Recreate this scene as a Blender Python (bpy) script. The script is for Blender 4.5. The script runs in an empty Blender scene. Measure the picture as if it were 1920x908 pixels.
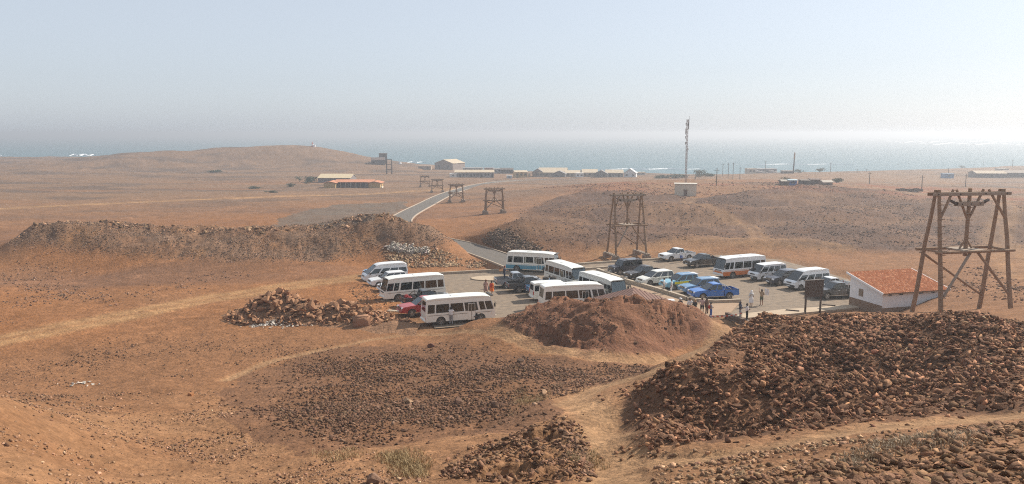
import bpy, bmesh, math, random
import numpy as np
from mathutils import Vector, Matrix
R = math.radians
random.seed(7); rng = np.random.default_rng(7)
SC = bpy.context.scene
COL = SC.collection

# ------------------------------------------------------------------ camera, sky, sun, exposure
EYE = 18.0; FPX = 1478.3; PITCH = 7.86
cam_d = bpy.data.cameras.new('camera'); cam = bpy.data.objects.new('camera', cam_d); COL.objects.link(cam)
cam.location = (0, 0, EYE); cam.rotation_euler = (R(90 - PITCH), 0, 0)
cam_d.sensor_width = 36; cam_d.lens = 36 * FPX / 1920; cam_d.clip_end = 30000; cam_d.clip_start = 0.2
SC.camera = cam
SUN_AZ, SUN_EL = 58.0, 37.0
world = bpy.data.worlds.new('World'); SC.world = world; world.use_nodes = True
wn = world.node_tree.nodes; wl = world.node_tree.links
sky = wn.new('ShaderNodeTexSky'); sky.sky_type = 'NISHITA'; sky.sun_disc = False
sky.sun_elevation = R(SUN_EL); sky.sun_rotation = R(SUN_AZ); sky.air_density = 1.0; sky.dust_density = 1.0; sky.ozone_density = 3.0
veil = wn.new('ShaderNodeMix'); veil.data_type = 'RGBA'; veil.inputs[0].default_value = .45   # even dust veil over the whole sky
veil.inputs[7].default_value = (6.6, 7.4, 8.6, 1)
hs = wn.new('ShaderNodeHueSaturation'); hs.inputs['Saturation'].default_value = .5
wl.new(sky.outputs[0], hs.inputs['Color']); wl.new(hs.outputs[0], veil.inputs[6]); wl.new(veil.outputs[2], wn['Background'].inputs[0]); wn['Background'].inputs[1].default_value = 0.087
sd = bpy.data.lights.new('sun', 'SUN'); sun = bpy.data.objects.new('sun', sd); COL.objects.link(sun)
sd.energy = 5.0; sd.angle = R(0.6); sd.color = (1.0, 0.93, 0.82)
sdir = Vector((math.sin(R(SUN_AZ)) * math.cos(R(SUN_EL)), math.cos(R(SUN_AZ)) * math.cos(R(SUN_EL)), math.sin(R(SUN_EL))))
sun.rotation_euler = sdir.to_track_quat('Z', 'Y').to_euler(); sun.location = (60, 40, 80)
def lap(stage): pass
SC.view_settings.view_transform = 'Standard'; SC.view_settings.look = 'None'
SC.view_settings.exposure = 0.42; SC.view_settings.gamma = 1.0; SC.view_settings.use_curve_mapping = False
SC.render.engine = 'CYCLES'; SC.cycles.use_denoising = False; SC.cycles.filter_width = 1.1; SC.cycles.max_bounces = 6
SC.cycles.volume_bounces = 0; SC.cycles.adaptive_threshold = .006; SC.cycles.transparent_max_bounces = 12; SC.cycles.caustics_reflective = False
SC.cycles.caustics_refractive = False; SC.cycles.sample_clamp_indirect = 6

# ------------------------------------------------------------------ helpers
def tag(o, label=None, cat=None, group=None, kind=None):
    if label: o['label'] = label
    if cat: o['category'] = cat
    if group: o['group'] = group
    if kind: o['kind'] = kind
    return o
def thing(name, label, cat, loc=(0, 0, 0), rz=0, group=None):
    o = bpy.data.objects.new(name, None); COL.objects.link(o); o.empty_display_size = .3
    o.location = loc; o.rotation_euler = (0, 0, rz)
    return tag(o, label, cat, group)
def link(name, me, parent=None, loc=None, rz=None):
    o = bpy.data.objects.new(name, me); COL.objects.link(o)
    if parent is not None: o.parent = parent
    if loc is not None: o.location = loc
    if rz is not None: o.rotation_euler = (0, 0, rz)
    return o
def ray(px, row):
    u = (px - 960) / FPX; v = (454 - row) / FPX; c, s = math.cos(R(PITCH)), math.sin(R(PITCH))
    return Vector((u, c + v * s, -s + v * c))
def P(px, row, z=0.0):            # where a sight line meets the level z
    d = ray(px, row); t = (z - EYE) / d.z
    return Vector((d.x * t, d.y * t, z))
def G(px, row, Y):                # the point of a sight line at distance Y
    d = ray(px, row); t = Y / d.y
    return Vector((d.x * t, Y, EYE + d.z * t))

_TAB = np.random.default_rng(3).random((256, 256)).astype(np.float32) - .5
def vnoise(x, y, s=0):
    x = np.asarray(x, np.float32); y = np.asarray(y, np.float32)
    xf = np.floor(x); yf = np.floor(y); fx = x - xf; fy = y - yf
    xi = (xf.astype(np.int32) + s * 37) & 255; yi = (yf.astype(np.int32) + s * 71) & 255
    fx *= fx * (3 - 2 * fx); fy *= fy * (3 - 2 * fy)
    x1 = (xi + 1) & 255; y1 = (yi + 1) & 255
    a = _TAB[xi, yi]; c = _TAB[xi, y1]
    a = a + (_TAB[x1, yi] - a) * fx; c = c + (_TAB[x1, y1] - c) * fx
    return a + (c - a) * fy
def fbm(x, y, s=0, n=4, g=.5):
    r = 0; a = 1; t = 0
    for k in range(n):
        ca, sa = math.cos(k * 1.3), math.sin(k * 1.3)
        r = r + a * vnoise((x * ca - y * sa) * 2 ** k, (x * sa + y * ca) * 2 ** k, s + k * 17); t += a; a *= g
    return r / t * 2
def sstep(a, b, x):
    t = np.clip((x - a) / (b - a), 0, 1); return t * t * (3 - 2 * t)

# materials -------------------------------------------------------
MATS = {}
def mat(name, col, rough=.7, metal=0, spec=.4, var=.0, scale=4., bump=0., bscale=20., coat=0, trans=0, alpha=1, dust=0, objrand=0):
    if name in MATS: return MATS[name]
    m = bpy.data.materials.new(name); m.use_nodes = True; nt = m.node_tree; b = nt.nodes['Principled BSDF']
    b.inputs['Base Color'].default_value = (*col, 1); b.inputs['Roughness'].default_value = rough
    b.inputs['Metallic'].default_value = metal; b.inputs['Specular IOR Level'].default_value = spec
    b.inputs['Coat Weight'].default_value = coat; b.inputs['Coat Roughness'].default_value = .08
    cur = None
    if var or dust or objrand:
        tc = nt.nodes.new('ShaderNodeTexCoord')
        n = nt.nodes.new('ShaderNodeTexNoise'); n.inputs['Scale'].default_value = scale; n.inputs['Detail'].default_value = 6
        nt.links.new(tc.outputs['Object'], n.inputs['Vector'])
        mx = nt.nodes.new('ShaderNodeMix'); mx.data_type = 'RGBA'
        mx.inputs[6].default_value = (*[c * (1 - var) for c in col], 1); mx.inputs[7].default_value = (*[min(1, c * (1 + var)) for c in col], 1)
        nt.links.new(n.outputs[0], mx.inputs[0]); cur = mx.outputs[2]
        if objrand:
            oi = nt.nodes.new('ShaderNodeObjectInfo'); hs = nt.nodes.new('ShaderNodeHueSaturation')
            mr = nt.nodes.new('ShaderNodeMapRange'); mr.inputs[3].default_value = 1 - objrand; mr.inputs[4].default_value = 1 + objrand
            nt.links.new(oi.outputs['Random'], mr.inputs[0]); nt.links.new(mr.outputs[0], hs.inputs['Value'])
            nt.links.new(cur, hs.inputs['Color']); cur = hs.outputs[0]
        if dust:
            n2 = nt.nodes.new('ShaderNodeTexNoise'); n2.inputs['Scale'].default_value = 1.6; n2.inputs['Detail'].default_value = 5
            nt.links.new(tc.outputs['Object'], n2.inputs['Vector'])
            rp = nt.nodes.new('ShaderNodeMapRange'); rp.inputs[1].default_value = .35; rp.inputs[2].default_value = .75
            rp.inputs[3].default_value = dust * .25; rp.inputs[4].default_value = dust
            nt.links.new(n2.outputs[0], rp.inputs[0])
            m2 = nt.nodes.new('ShaderNodeMix'); m2.data_type = 'RGBA'; m2.inputs[7].default_value = (.42, .30, .20, 1)
            nt.links.new(rp.outputs[0], m2.inputs[0]); nt.links.new(cur, m2.inputs[6]); cur = m2.outputs[2]
        nt.links.new(cur, b.inputs['Base Color'])
    if bump:
        tc = nt.nodes.new('ShaderNodeTexCoord')
        n = nt.nodes.new('ShaderNodeTexNoise'); n.inputs['Scale'].default_value = bscale; n.inputs['Detail'].default_value = 5
        nt.links.new(tc.outputs['Object'], n.inputs['Vector'])
        bp = nt.nodes.new('ShaderNodeBump'); bp.inputs['Strength'].default_value = bump; bp.inputs['Distance'].default_value = .05
        nt.links.new(n.outputs[0], bp.inputs['Height']); nt.links.new(bp.outputs[0], b.inputs['Normal'])
    MATS[name] = m; return m
def glass_mat(name, tint, share):
    if name in MATS: return MATS[name]
    m = bpy.data.materials.new(name); m.use_nodes = True; nt = m.node_tree; nt.nodes.clear()
    o = nt.nodes.new('ShaderNodeOutputMaterial'); tr = nt.nodes.new('ShaderNodeBsdfTransparent'); tr.inputs[0].default_value = (*tint, 1)
    g = nt.nodes.new('ShaderNodeBsdfGlossy'); g.inputs['Roughness'].default_value = .03; g.inputs[0].default_value = (.9, .93, .95, 1)
    lw = nt.nodes.new('ShaderNodeFresnel'); lw.inputs[0].default_value = 1.5
    ad = nt.nodes.new('ShaderNodeMath'); ad.operation = 'ADD'; ad.inputs[1].default_value = share
    mx = nt.nodes.new('ShaderNodeMixShader')
    nt.links.new(lw.outputs[0], ad.inputs[0]); nt.links.new(ad.outputs[0], mx.inputs[0])
    nt.links.new(tr.outputs[0], mx.inputs[1]); nt.links.new(g.outputs[0], mx.inputs[2]); nt.links.new(mx.outputs[0], o.inputs[0])
    MATS[name] = m; return m
def attr_mat(name, scale, var, bump, bscale, rough=.95, fine=0):
    """earth and stone: base colour from the 'soil' colour attribute, grain and relief from noise"""
    m = bpy.data.materials.new(name); m.use_nodes = True; nt = m.node_tree; b = nt.nodes['Principled BSDF']
    b.inputs['Roughness'].default_value = rough; b.inputs['Specular IOR Level'].default_value = .12
    at = nt.nodes.new('ShaderNodeAttribute'); at.attribute_name = 'soil'
    ge = nt.nodes.new('ShaderNodeNewGeometry')
    n = nt.nodes.new('ShaderNodeTexNoise'); n.inputs['Scale'].default_value = scale; n.inputs['Detail'].default_value = 8; n.inputs['Roughness'].default_value = .65
    nt.links.new(ge.outputs['Position'], n.inputs['Vector'])
    mr = nt.nodes.new('ShaderNodeMapRange'); mr.inputs[1].default_value = .25; mr.inputs[2].default_value = .75
    mr.inputs[3].default_value = 1 - var; mr.inputs[4].default_value = 1 + var
    nt.links.new(n.outputs[0], mr.inputs[0])
    mu = nt.nodes.new('ShaderNodeVectorMath'); mu.operation = 'SCALE'
    nt.links.new(at.outputs['Color'], mu.inputs[0]); nt.links.new(mr.outputs[0], mu.inputs['Scale'])
    cur = mu.outputs[0]
    if fine:
        n3 = nt.nodes.new('ShaderNodeTexNoise'); n3.inputs['Scale'].default_value = fine; n3.inputs['Detail'].default_value = 4; n3.inputs['Roughness'].default_value = .75
        nt.links.new(ge.outputs['Position'], n3.inputs['Vector'])
        m3 = nt.nodes.new('ShaderNodeMapRange'); m3.inputs[1].default_value = .36; m3.inputs[2].default_value = .62; m3.inputs[3].default_value = .76; m3.inputs[4].default_value = 1.1
        nt.links.new(n3.outputs[0], m3.inputs[0]); s3 = nt.nodes.new('ShaderNodeVectorMath'); s3.operation = 'SCALE'
        nt.links.new(cur, s3.inputs[0]); nt.links.new(m3.outputs[0], s3.inputs['Scale']); cur = s3.outputs[0]
    nt.links.new(cur, b.inputs['Base Color'])
    n2 = nt.nodes.new('ShaderNodeTexNoise'); n2.inputs['Scale'].default_value = bscale; n2.inputs['Detail'].default_value = 8; n2.inputs['Roughness'].default_value = .6
    nt.links.new(ge.outputs['Position'], n2.inputs['Vector'])
    bp = nt.nodes.new('ShaderNodeBump'); bp.inputs['Strength'].default_value = bump; bp.inputs['Distance'].default_value = .25
    nt.links.new(n2.outputs[0], bp.inputs['Height']); nt.links.new(bp.outputs[0], b.inputs['Normal'])
    MATS[name] = m; return m

# ------------------------------------------------------------------ the lie of the land
lap("start")
# heights surveyed as (sight line, distance) or (bearing, distance, height)
GP = [  # near slope
 (0,908,21),(0,860,23.5),(0,800,27),(0,744,31),(130,795,32),(-300,735,29),(150,850,29),(280,908,26),(300,830,36),(100,730,53),(0,700,59),
 (400,780,43),(420,720,53),(400,860,33),(450,908,26.5),(600,700,56),(600,780,42),(600,850,32),(620,908,25.5),(760,750,46),(750,820,36),(760,900,26),(900,650,62),(1000,700,52),
 (900,800,37),(950,850,29),(850,890,26),(1050,795,32.5),(1000,765,39),(1150,810,32.5),(1080,742,43.5),(1180,700,53),(1280,670,60),(1350,625,69.5),
 (1180,850,27),(1150,908,19.5),(1400,870,20),(1500,835,21),
 # earth mound before the car park
 (1100,550,66),(1040,555,66.5),(1000,566,67),(960,586,68),(940,604,68.5),(1160,551,66),(1200,555,66),(1240,559,66.5),(1280,569,67),(1320,586,68),(1352,603,69.5),(1000,652,60.5),(1100,662,58),(1200,664,58.5),(1100,600,61.5),(1200,610,61.5),(1020,615,63),(1280,625,63.5),
 (700,650,64.5),(870,608,70.3),(900,598,70),(930,597,70),(820,628,69),
 # rubble hill
 (1400,792,28.5),(1400,700,34.5),(1400,640,41),(1400,614,48),(1290,720,34.5),(1240,790,28.5),(1310,660,41.5),(1350,690,36),(1500,780,28),(1500,700,35),(1500,640,43),(1500,598,54),
 (1600,790,26),(1600,720,33),(1600,640,42),(1600,583,54),(1750,780,25.5),(1750,700,32.5),(1750,640,40),(1750,588,50),(1850,770,26),(1850,700,32),(1850,640,38),(1850,597,46),(1920,597,45),
 (1920,790,22),(1700,830,18.5),(1900,850,14.5),(1600,900,13.5),(1920,905,11.2),
 # left plain
 (0,540,92.5),(0,600,76.5),(0,640,68.2),(0,470,122),(300,540,92),(300,600,76.6),(300,640,68),(500,640,68),(500,560,86.5),(500,520,99),(0,400,205),(300,400,204),(300,380,244),(600,380,236),
 (600,360,302),(300,345,360),(0,345,355),(0,325,460),(300,325,470),(600,340,390),(600,322,500),(500,420,161),(700,430,148),(100,440,142),
 # ridge of spoil left of the road
 (20,452,118),(60,427,123),(150,415,125),(250,425,124),(400,431,122),(500,431,121),(600,425,121),(640,412,122),(690,402,123),(740,408,122),(770,417,120),(800,429,117.5),(835,444,117),(855,455,118),
 (60,480,112),(150,490,110),(250,497,107),(400,505,104),(500,505,104),(600,502,105),(690,488,110.5),(780,484,111),(850,480,112.5),
 # bank right of the road
 (912,436,129),(930,424,130),(965,428,127),(1000,443,123.5),(1040,460,120.5),(905,464,122.5),(960,477,118),(1040,483,116),(960,400,172),
 (950,380,218),(1000,345,335),(1150,440,136),(1150,400,172),(1100,360,235),(1100,345,262),(1200,341,262),(1400,338,270),(1550,346,258),(1300,367,215),(1300,400,175),(1300,440,139),(1300,465,121),
 (1500,400,174),(1500,440,139),(1500,480,114),(1700,400,174),(1700,350,285),(1700,440,139),(1700,480,113),(1900,400,170),(1900,440,135),(1900,480,108),(1900,535,83),
 (1700,332,410),(1900,334,420),(1900,320,520),(1500,333,390),(1400,328,420),(1500,323,480),(1700,320,500),
 # hill with the beacon
 (180,293,600),(300,284,620),(380,282,650),(430,278,640),(500,273,650),(560,275.5,650),(590,275,650),(640,285,630),(690,299,590),(760,312,590),(250,310,540),(400,305,560),(550,305,560),(400,325,480),(100,302,640),
]
ZP = [ # bearing as px, distance, height
 (-700,2,16.5),(300,2,16.4),(960,2,16.4),(1600,2,16.4),(2600,2,16.6),(-700,6,13.5),(300,6,13),(960,6,13.8),(1600,6,14.6),(2600,6,15),
 (0,11,11.5),(600,11,11),(1150,11,11.8),(1500,11,12.8),(-700,12,11.5),(2500,12,13.4),(-700,25,9),(-700,40,4),(-500,60,.5),(60,44,2.6),(-300,46,2.2),
 (1100,74,0),(1000,73.5,0),(1200,74,0),(940,73,0),(1290,75,0),(800,71.5,0),(1360,74,0),
 (1600,72,1.0),(1480,72,.1),(1400,72,0),(1400,63,1.8),(1500,64,2.2),(1600,64,3.2),(1900,72,3.2),(1900,60,4.6),(1750,62,3.8),(1700,66,2.8),(1690,76,.3),(1800,84,1.5),(1760,76,1.6),(2300,70,5),(2300,45,7.8),(2300,28,9.6),(2300,15,12.6),
 (1700,79,.2),(1750,95,.8),(1650,95,.1),(1620,78,.0),(2300,110,2),(2300,200,0),(-500,100,0),(-500,200,-2),(-500,400,-5),
 (100,142,-.3),(400,142,-.6),(600,142,-.6),(690,143,-.6),(780,138,-.5),(862,128,-.1),(900,119,0),(840,150,-.5),
 (850,280,-3.2),(900,360,-5),(760,181,-1),(900,180,-.4),(820,240,-2.3),
 (1050,330,-4),(1200,330,-3.5),(1400,340,-3.2),(1000,450,-6.2),(1150,450,-6.2),(1300,450,-6.4),(850,450,-6),(850,540,-7.2),(700,500,-6),
 (700,85,0),(700,100,0),(900,85,0),(900,100,0),(1100,85,0),(1100,100,0),(1250,80,0),(1250,100,0),(1250,112,0),(1400,82,0),(1400,95,0),(1400,110,.1),(1550,85,0),(1550,95,0),(600,80,0),(600,92,0)]
for px, Yc in ((-500,900),(0,880),(130,880),(300,900),(500,880),(650,760),(740,690),(850,650),(1000,570),(1200,545),(1330,530),(1450,545),(1600,575),(1700,600),(1920,670),(2400,740)):
    ZP += [(px, Yc * .96, -8.2), (px, Yc * 1.04, -10.5), (px, Yc * 1.25, -14), (px, Yc * 1.8, -16)]
VS = .9
pts = [G(*g) for g in GP] + [Vector(((p - 960) / FPX * Y, Y, z)) for p, Y, z in ZP]
cu = np.array([p.x / p.y for p in pts]); cv = np.array([math.log(p.y) * VS for p in pts]); cz = np.array([p.z for p in pts])
def _k(r2): return np.where(r2 > 0, r2 * np.log(np.maximum(r2, 1e-12)), 0)
N = len(cu)
A = np.zeros((N + 3, N + 3)); A[:N, :N] = _k((cu[:, None] - cu) ** 2 + (cv[:, None] - cv) ** 2) + np.eye(N) * 2e-4
A[:N, N] = 1; A[:N, N + 1] = cu; A[:N, N + 2] = cv; A[N:, :N] = A[:N, N:].T
wts = np.linalg.solve(A, np.concatenate([cz, [0, 0, 0]]))


def zbase(x, y):
    y = np.maximum(y, 1.5); u = np.clip(x / y, -1.1, 1.1); v = np.log(y) * VS
    out = np.empty_like(u); fu, fv, fo = u.ravel(), v.ravel(), out.ravel()
    for i in range(0, fu.size, 20000):
        a, b = fu[i:i + 20000], fv[i:i + 20000]
        fo[i:i + 20000] = _k((a[:, None] - cu) ** 2 + (b[:, None] - cv) ** 2) @ wts[:N] + wts[N] + wts[N + 1] * a + wts[N + 2] * b
    return fo.reshape(u.shape)
_Y = np.exp(np.linspace(math.log(9), math.log(900), 1500))
def hit(px, row):                 # where a sight line first meets the land
    d = ray(px, row); x = d.x / d.y * _Y; z = EYE + d.z / d.y * _Y
    below = np.nonzero(z < zbase(x, _Y))[0]
    i = below[0] if len(below) else len(_Y) - 1
    return Vector((x[i], _Y[i], z[i]))
def inpoly(x, y, poly):
    L = np.array([p[:2] for p in poly]); c = np.zeros(x.shape, bool)
    k = (x > L[:, 0].min()) & (x < L[:, 0].max()) & (y > L[:, 1].min()) & (y < L[:, 1].max())
    if k.any(): c[k] = _inpoly(x[k], y[k], poly)
    return c
def _inpoly(x, y, poly):
    c = np.zeros(x.shape, bool); n = len(poly)
    for i in range(n):
        x0, y0 = poly[i][:2]; x1, y1 = poly[i - 1][:2]
        if y0 == y1: continue
        c ^= ((y0 > y) != (y1 > y)) & (x < (x1 - x0) * (y - y0) / (y1 - y0) + x0)
    return c
def pdist(x, y, line, far=14.):
    """distance to a line, worked out only near it"""
    L = np.array([p[:2] for p in line]); d = np.full(x.shape, 1e3)
    k = (x > L[:, 0].min() - far) & (x < L[:, 0].max() + far) & (y > L[:, 1].min() - far) & (y < L[:, 1].max() + far)
    if k.any(): d[k] = _pdist(x[k], y[k], line, far)
    return d
def _pdist(x, y, line, far):
    d = np.full(x.shape, 1e3)
    if len(line) > 8 and x.size > 3000:
        h = len(line) // 2
        for part in (line[:h + 1], line[h:]):
            d = np.minimum(d, pdist(x, y, part, far))
        return d
    for (x0, y0), (x1, y1) in zip([p[:2] for p in line[:-1]], [p[:2] for p in line[1:]]):
        dx, dy = x1 - x0, y1 - y0; L = dx * dx + dy * dy
        t = np.clip(((x - x0) * dx + (y - y0) * dy) / L, 0, 1)
        d = np.minimum(d, np.hypot(x - x0 - t * dx, y - y0 - t * dy))
    return d
def smooth(line, n=8):
    out = []; L = [line[0]] + list(line) + [line[-1]]
    for i in range(1, len(L) - 2):
        p0, p1, p2, p3 = [Vector(q) for q in L[i - 1:i + 3]]
        for k in range(n):
            t = k / n
            out.append(tuple(.5 * ((2 * p1) + (p2 - p0) * t + (2 * p0 - 5 * p1 + 4 * p2 - p3) * t * t + (3 * p1 - p0 - 3 * p2 + p3) * t ** 3)))
    out.append(tuple(L[-1])); return out
def hl(pp): return [tuple(hit(*p)[:2]) for p in pp]
def pl(pp): return [tuple(P(*p)[:2]) for p in pp]

LOT = pl([(722,533),(800,517),(937,510),(1000,503),(1130,494),(1245,487),(1355,478),(1460,487),(1530,505),(1590,524),(1625,545),(1612,572),(1500,584),(1370,592)]) + [(18,76.5),(12,76.5),(4,77),(0,75.6),(-2.5,73.4),(-7.2,71.6),(-8.2,76.5),(-9.5,83)]
LOTS = [tuple(p) for p in LOT]
ROADC = smooth([(1.5, 106), (-1.5, 113), (-4.9, 120.5), (-8.8, 128.5), (-13.5, 136), (-19, 148), (-23.3, 163), (-25.2, 185), (-24.5, 225), (-23, 275), (-19, 320), (-13, 362), (-2, 392), (18, 410), (40, 420)], 10)
ROADN = np.array(ROADC)
ROADW = 2.4
def roadz(y): return np.interp(y, [100, 112, 130, 180, 240, 280, 360, 420], [0, 0, -.1, -1.1, -2.4, -3.3, -5.0, -6.0])
PATHS = [ (smooth(hl([(1150,930),(1160,880),(1145,825),(1115,775),(1075,748),(1130,722),(1200,700),(1270,675),(1310,650),(1350,624),(1376,606)])), 1.0),
          (smooth(hl([(925,616),(970,635),(1040,655),(1150,670),(1250,675)])), .75),
          (smooth(hl([(420,715),(500,682),(580,662),(640,650),(760,630),(870,622),(960,640)])), .45),
          (smooth(hl([(1150,875),(1300,862),(1450,835),(1600,808),(1750,790),(1950,772)])), .85) ]
TRACKS = [ (smooth(hl([(-150,668),(0,638),(200,600),(400,562),(550,538),(640,527),(700,522)])), 1.9),
           (smooth(hl([(-150,398),(0,391),(300,378),(640,366),(760,360),(850,354)])), 2.6),
           (smooth(hl([(1428,470),(1420,440),(1410,420),(1350,405),(1290,388),(1300,372)])), 1.4),
           (smooth(hl([(1920,520),(1890,470),(1870,430),(1890,400),(1880,378),(1820,366)])), 2.2),
           (smooth(hl([(1140,480),(1240,470),(1400,462),(1560,470)])), 2.5) ]
RUBBLE = hl([(1395,612),(1500,602),(1600,587),(1750,592),(1850,600),(1990,600),(1990,765),(1850,775),(1700,785),(1550,800),(1420,815),(1330,838),(1240,842),(1170,815),(1165,750),(1200,712),(1290,690),(1340,650)])
BARE = hl([(1345,660),(1400,650),(1390,700),(1440,740),(1400,750),(1340,720)])
GRAVEL = hl([(640,655),(860,640),(960,662),(1080,676),(1220,675),(1210,695),(1080,728),(1040,745),(1060,775),(960,800),(860,812),(700,835),(560,850),(430,800),(415,740),(460,705),(560,668)])
OUTCROP = hl([(820,905),(830,870),(900,835),(960,800),(1040,780),(1100,790),(1125,830),(1130,870),(1090,908)])
MOUND = hl([(935,616),(1000,655),(1100,666),(1200,668),(1280,658),(1335,625)]) + [(19,69.5),(14,69),(8,69.5),(3,70),(-1,70)]
SPOIL = [tuple(Vector(((p - 960) / FPX * Y, Y, 0))[:2]) for p, Y in ((-20,113),(60,113),(250,108.5),(400,105.5),(600,106),(690,111),(780,111),(845,113),(866,119),(850,123),(800,128),(690,134),(600,130),(400,130),(150,134),(0,126))]
BIGROCK = hl([(1340,905),(1480,880),(1640,850),(1800,800),(1990,790),(1990,960),(1340,960)])
PLATEAU = hl([(900,464),(925,430),(950,405),(1010,380),(1100,355),(1300,372),(1500,352),(1700,365),(2000,380),(2000,470),(1700,478),(1500,475),(1300,468),(1150,478),(1000,476)])
# ------------------------------------------------------------------ ground sheet (one polar sheet out to beyond the shore)
front = np.linspace(R(-42), R(42), 780)
back = np.linspace(R(42), R(318), 60)[1:-1]
TH = np.concatenate([front, back, [R(318)]])
rr = [1.2]
while rr[-1] < 1500:
    r = rr[-1]; rr.append(r + (max(.02 * r, .05) if r < 9 else max(.0053 * r, min(r * r / 14000, .012 * r))))
RR = np.array(rr); NR, NT = len(RR), len(TH)
TT, RG = np.meshgrid(TH, RR)
X = np.sin(TT) * RG; Y = np.cos(TT) * RG
Yf = np.where(Y > 1.5, Y, 1.5)
ii = np.unique(np.append(np.arange(0, NR, 3), NR - 1)); jj = np.unique(np.append(np.arange(0, 780, 3), [779] + list(range(780, NT))))
tt, rg = np.meshgrid(TH[jj], RR[ii]); yc_ = np.where(np.minimum(tt, 2 * math.pi - tt) < R(60), np.cos(tt) * rg, rg * .5)
zc = zbase(np.sin(tt) * rg, np.maximum(yc_, 1.5))
fi = np.clip(np.searchsorted(ii, np.arange(NR), 'right') - 1, 0, len(ii) - 2); wi = ((np.arange(NR) - ii[fi]) / (ii[fi + 1] - ii[fi]))[:, None]
fj = np.clip(np.searchsorted(jj, np.arange(NT), 'right') - 1, 0, len(jj) - 2); wj = ((np.arange(NT) - jj[fj]) / (jj[fj + 1] - jj[fj]))[None, :]
zc = zc[fi] * (1 - wi) + zc[fi + 1] * wi; Z = zc[:, fj] * (1 - wj) + zc[:, fj + 1] * wj
behind = sstep(R(60), R(90), np.where(TT > math.pi, 2 * math.pi - TT, TT))
Z = Z * (1 - behind) + (16 + fbm(X / 40, Y / 40, 5) * 3) * behind
dist = RG
lot_in = inpoly(X, Y, LOTS); lotd = pdist(X, Y, LOTS + [LOTS[0]])
lotm = np.where(lot_in, 1.0, 1 - sstep(0.3, 3.2, lotd))
roadd = pdist(X, Y, ROADC)
roadm = 1 - sstep(ROADW + .3, ROADW + 1.3, roadd)
rub = inpoly(X + fbm(X / 2, Y / 2, 1) * .8, Y + fbm(X / 2, Y / 2, 2) * .8, RUBBLE)
moundm = inpoly(X + fbm(X / 2, Y / 2, 3) * .8, Y + fbm(X / 2, Y / 2, 4) * .8, MOUND)
moundw = np.where(inpoly(X, Y, MOUND), sstep(0, 2.2, pdist(X, Y, MOUND + [MOUND[0]])), 0)
outw = np.where(inpoly(X, Y, OUTCROP), sstep(0, 1.6, pdist(X, Y, OUTCROP + [OUTCROP[0]])), 0)
spoilw = np.where(inpoly(X, Y, SPOIL), sstep(0, 4, pdist(X, Y, SPOIL + [SPOIL[0]])), 0)
platw = np.where(inpoly(X, Y, PLATEAU), sstep(0, 6, pdist(X, Y, PLATEAU + [PLATEAU[0]])), 0)
pathm = np.zeros_like(X)
for ln, w in PATHS:
    pathm = np.maximum(pathm, 1 - sstep(w * .55, w * 1.5, pdist(X, Y, ln) + fbm(X / 1.1, Y / 1.1, 9, 3) * w * .5))
trackm = np.zeros_like(X); tracku = np.zeros_like(X)
for ln, w in TRACKS:
    d = pdist(X, Y, ln)
    k = 1 - sstep(w * .6, w * 1.7, d + fbm(X / 2.5, Y / 2.5, 21, 3) * w * .35)
    if w in (1.4, 2.2, 2.5): k = k * .4
    tracku = np.maximum(tracku, k * (1 - .55 * np.exp(-(d / (w * .25)) ** 2)))
    trackm = np.maximum(trackm, k)
calm = np.clip(1 - lotm - roadm, 0, 1)
nearm = 1 - sstep(250, 420, dist)
# relief: undulation, hummocks, erosion ledges
Z += fbm(X / 28, Y / 28, 31, 3) * .35 * calm * sstep(25, 70, dist) * nearm * (1 - spoilw)
Z += fbm(X / 70, Y / 45, 33, 4, .55) * .6 * sstep(180, 420, dist) * calm
Z += fbm(X / 3.2, Y / 3.2, 32, 4, .6) * .17 * calm * nearm * (1 - .8 * pathm) * (1 - .7 * trackm)
Z += moundw * (fbm(X / 5.5, Y / 2.4, 41, 4, .55) * .55 - .1)
tq = Z / .7 + fbm(X / 3.5, Y / 2.2, 47, 4, .6) * .9; fq = tq - np.floor(tq)
led = (np.floor(tq) + sstep(.7, 1.0, fq) - tq) * .7 + .14                    # beds of rock weathered into ledges
Z += moundw * (led * 2.0 * sstep(-.25, .25, fbm(X / 4, Y / 3, 48, 3)) + np.abs(fbm(X / 3.4, Y / 1.2, 43, 4, .65)) * .8 - .3)
h2 = 1 - np.abs(fbm(X / 1.5, Y / 1.3, 45, 4, .55))
Z += outw * ((h2 - .75) * 1.0 + (np.floor(h2 * 4) / 4 - .75) * 1.1 + fbm(X / .4, Y / .4, 46, 3) * .07)
Z += spoilw * (fbm(X / 4, Y / 4, 51, 5, .6) * .9 + np.abs(fbm(X / 1.2, Y / 1.2, 52, 3)) * .35)
Z += platw * (fbm(X / 30, Y / 16, 62, 3) * 2.2 + fbm(X / 7, Y / 7, 53, 5, .62) * .7 + np.abs(fbm(X / 1.7, Y / 1.7, 54, 3)) * .25)
Z += rub * (fbm(X / 7.5, Y / 6, 61, 2) * 1.6 + fbm(X / 2.6, Y / 2.6, 55, 4, .55) * .45 + fbm(X / .5, Y / .5, 56, 2) * .06) * sstep(0, 3, pdist(X, Y, RUBBLE + [RUBBLE[0]]))
Z += fbm(X / 8, Y / 8, 63, 4, .55) * .4 * sstep(14, 24, dist) * (1 - sstep(50, 66, dist)) * (X < 8) * (1 - pathm)
Z += fbm(X / .45, Y / .45, 57, 3, .6) * .045 * (1 - sstep(40, 90, dist)) * calm
Z += fbm(X / 22, Y / 9, 58, 4, .55) * 1.2 * sstep(225, 300, dist) * (1 - sstep(330, 420, dist)) * sstep(-10, 60, X)
hillw = sstep(430, 560, dist) * sstep(-60, -140, X) * 0 + sstep(430, 560, dist) * (X < -60)
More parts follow.
